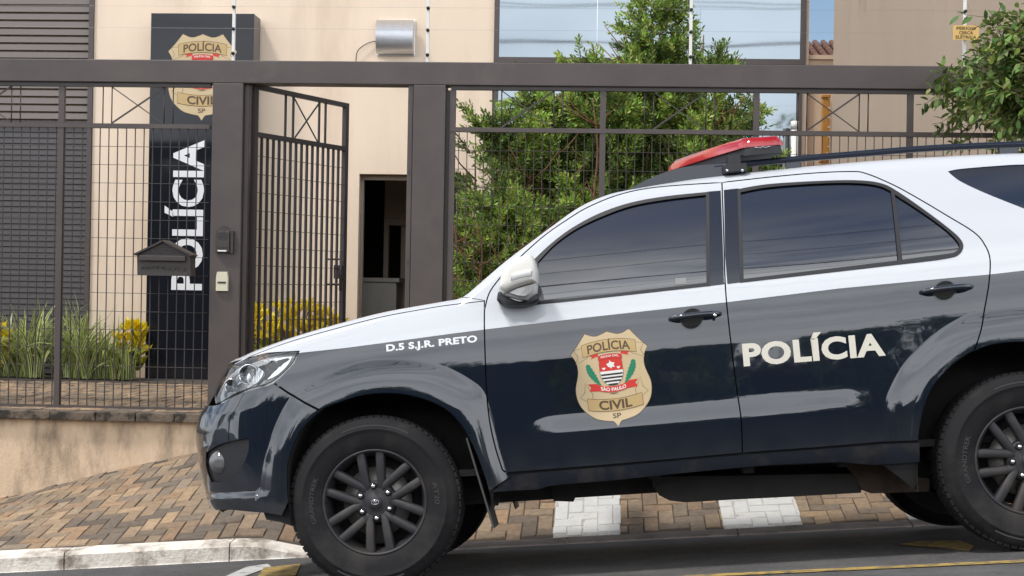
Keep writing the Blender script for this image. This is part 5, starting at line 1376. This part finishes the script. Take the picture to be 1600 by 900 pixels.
# --- door handles
def handle(pts, rec, key, door):
    cup = P_(rec); bm = B()
    o = skin('handle_cup', cup, M_BLKP, door, off=.0016, mirror=False, step=.01)
    skin('handle_cup_shade', inset(cup, .006), M_GAP, door, off=.002, mirror=False, step=.01)  # dark patch laid on the cup stands in for the shade inside it
    (x0, z0), (x1, z1) = LX(*pts[0]), LX(*pts[1]); P = []; rr = []
    for i in range(15):
        u = i/14; x = x0+(x1-x0)*u; z = z0+(z1-z0)*u+.004*math.sin(math.pi*u); y = S(x, z)-.004-.036*min(1, math.sin(math.pi*u)*1.6); P.append((x, y, z)); rr.append(.0135*(.55+.45*min(1, math.sin(math.pi*max(.02, min(.98, u)))*2.5)))
    bm = B(); tube(bm, P, rr, 14)
    obj('door_handle', bm, M_BLKP, door, smooth=True)
    if key:
        p = LX(*key); bm = B(); lathe(bm, [(0, -.003), (.006, -.002), (.0075, .0), (.0075, .01)], 16, c=(p[0], S(*p)-.052, p[1])); obj('key_lock', bm, M_CHR, door)
def el(cx, cy, rx, ry, n=28, sk=-.09): return [(cx+rx*math.cos(2*math.pi*k/n), cy+ry*math.sin(2*math.pi*k/n)+sk*rx*math.cos(2*math.pi*k/n)) for k in range(n)]
handle(((1046, 499), (1126, 490)), el(1081, 498, 19, 18), (1116, 494), front_door)
handle(((1438, 457), (1519, 448)), el(1476, 454, 19, 17), None, rear_door)

# --- decals
def decal(name, bm, m, door, off=.0022, lay=.0005, step=.02):
    v = bm.verts; xs = [q.co.x for q in v]; zs = [q.co.y for q in v]; gridcut(bm, min(xs), max(xs), min(zs), max(zs), step); return conform(name, bm, m, door, off, False, lay)
def text_decal(s, pa, pb, hpx, mat_, door, name='lettering', bold=.04, basek=.74, sp=1):
    a, b = LX(*pa), LX(*pb); w = math.hypot(b[0]-a[0], b[1]-a[1]); h = hpx/361; an = math.atan2(b[1]-a[1], b[0]-a[0]); cx, cz = (a[0]+b[0])/2-math.sin(an)*h/2, (a[1]+b[1])/2+math.cos(an)*h/2
    bm = B(); put_text(bm, s, cx, cz, w, h, 0, 0, bold, rot=an, base=basek, sp=sp); return decal(name, bm, mat_, door)
M_DEC = mat('cream_vinyl', (.66, .63, .54), .4, coat=.2)
text_decal('POLÍCIA', (1162, 571), (1384, 554), 35, M_DEC, rear_door, bold=.04, sp=1.06)
ff_ = [o for o in CAR.children if o.name.startswith('front_fender')][0]
text_decal('D.5 S.J.R. PRETO', (604, 549), (746, 534), 11, M_WTXT, ff_, bold=.04, sp=1.05)
bm = badge(); c = LX(957, 592); an = R(3.0); wB = 122/358
for v in bm.verts: x, y = v.co.x*wB, v.co.y*wB; v.co = Vector((c[0]+x*math.cos(an)-y*math.sin(an)+.0*y, c[1]+x*math.sin(an)+y*math.cos(an), v.co.z))
decal('badge', bm, BM, front_door, off=.002, lay=.0004)
bm = B(); st_ = P_([(1055, 434), (1072, 433), (1072, 443), (1056, 444)]); fill(bm, st_); decal('window_sticker', bm, mat('sticker', (.22, .23, .22), .5), front_door, off=-.006)

# --- roof rails
def rail(far=False):
    bm = B(); Yr = .36
    top = [(1116, 256), (1180, 250), (1280, 241), (1347, 235.5), (1457, 227), (1600, 221), (1750, 219), (1850, 224)]
    P = [LY(a, b+4.5, Yr) for a, b in top]; P = catmull([tuple(p) for p in P], 5)
    prev = None
    for i, p in enumerate(P):
        w, h = .016, .0135; cur = [bm.verts.new((p[0], p[1]+dy, p[2]+dz)) for dy, dz in ((-w, -h), (-w*1.1, 0), (-w*.6, h), (w*.6, h), (w*1.1, 0), (w, -h))]
        if prev:
            for j in range(6): bm.faces.new((prev[j], cur[j], cur[(j+1) % 6], prev[(j+1) % 6])).smooth = j > 0
        prev = cur
    # front foot fairing
    ft = join([(977, 300), (1000, 287), (1026, 275), (1056, 265), (1080, 260.5), (1116, 257.5), (1150, 255)], [(1150, 255), (1150, 273)], [(1150, 273), (1060, 286), (1010, 294), (977, 301)])
    F_ = [LY(a, b, Yr) for a, b in ft]; n = len(F_); A = [bm.verts.new((p.x, Yr-.017, p.z)) for p in F_]; C = [bm.verts.new((p.x, Yr+.02, p.z)) for p in F_]
    for i in range(n): bm.faces.new((A[i], A[(i+1) % n], C[(i+1) % n], C[i]))
    bm.faces.new(A); bm.faces.new(C)
    for a, w in ((1237, 24), (1575, 30)):
        p = LY(a, 236, Yr); z0 = ZT(p.x)-.01; box(bm, p.x-w/720, p.x+w/720, Yr-.012, Yr+.014, z0, LY(a, 248 if a < 1300 else 226, Yr).z+.0)
    bmesh.ops.recalc_face_normals(bm, faces=bm.faces)
    return obj('roof_rail', bm, M_PIL, CAR)
rl = rail(); c = rl.copy(); COL.objects.link(c); c.parent = CAR; c.scale = (1, -1, 1); c.location = (0, WID, 0)
# --- light bar: a shallow V across the roof
lb = bpy.data.objects.new('light_bar', None); COL.objects.link(lb); lb.parent = CAR
nearP = LY(1190, 228, .34); apex = LY(1076, 250, .92)
def bar_mesh(z0, z1, dx0, dx1, rnd_):
    bm = B(); rows = []
    ST = [(.30, .55), (.315, .85), (.35, 1.0), (.5, 1), (.7, 1), (.85, 1), (.92, 1), (.99, 1), (1.14, 1), (1.34, 1), (1.49, 1), (1.525, .85), (1.54, .55)]
    for Y, s in ST:
        u = min(1, abs(Y-.92)/.58); u_ = max(0, u-.08)/.92; X = apex.x+(nearP.x-apex.x)*(u_*.85+.15*u_*u_); Zc_ = nearP.z-.008+.012*(1-u)
        ring = []
        for dx, z in ((dx0, z0), (dx0+rnd_*.3, (z0+z1)/2), (dx0+rnd_, z1), (dx1-rnd_, z1), (dx1-rnd_*.3, (z0+z1)/2), (dx1, z0)):
            ring.append(bm.verts.new((X+dx*s, Y, Zc_+z*(s if z > 0 else 1))))
        rows.append(ring)
    for a, b in zip(rows, rows[1:]):
        for j in range(6): bm.faces.new((a[j], b[j], b[(j+1) % 6], a[(j+1) % 6]))
    bm.faces.new(rows[0]); bm.faces.new(rows[-1]); bmesh.ops.recalc_face_normals(bm, faces=bm.faces); return bm
obj('red_lens', bar_mesh(.0, .052, -.115, .115, .035), M_RLENS, lb, smooth=True, ang=50)
obj('light_bar_base', bar_mesh(-.038, -.001, -.10, .10, .004), M_TRIM, lb)
bm = B()
for s in (-1, 1):
    for Y in (.42, .68):
        YY = Y if s < 0 else WID-Y; u = abs(YY-.92)/.58; X = apex.x+(nearP.x-apex.x)*u+.09; box(bm, X-.01, X+.012, YY-.012, YY+.012, nearP.z-.02, nearP.z+.03, bev=.003)
obj('lens_clip', bm, M_CHR, lb)
for s in (0, 1):
    Y = .30 if s == 0 else WID-.30-.10; p = LY(1148, 266, .33); bm = B(); box(bm, p.x-.055, p.x+.055, Y, Y+.10, ZT(p.x)-.002, ZT(p.x)+.036, bev=.004); box(bm, p.x-.03, p.x+.03, Y+.02, Y+.08, ZT(p.x)+.036, nearP.z-.035); obj('light_bar_mount', bm, M_TRIM, lb)
    if s == 0:
        for px_ in (1136, 1160):
            q = LY(px_, 266, .30); bm = B(); lathe(bm, [(0, -.005), (.006, -.004), (.007, .001)], 12, c=(q.x, .30, q.z)); obj('mount_bolt', bm, M_CHR, lb)
bm = B(); q = LY(1196, 230, .30)
tube(bm, [(q.x-.05+.009*k, .2965, q.z+.003*math.sin(k*1.9)) for k in range(9)], .0022, 5)
obj('maker_mark', bm, M_CHR, lb)
# body rivets / dirt spots near the sill
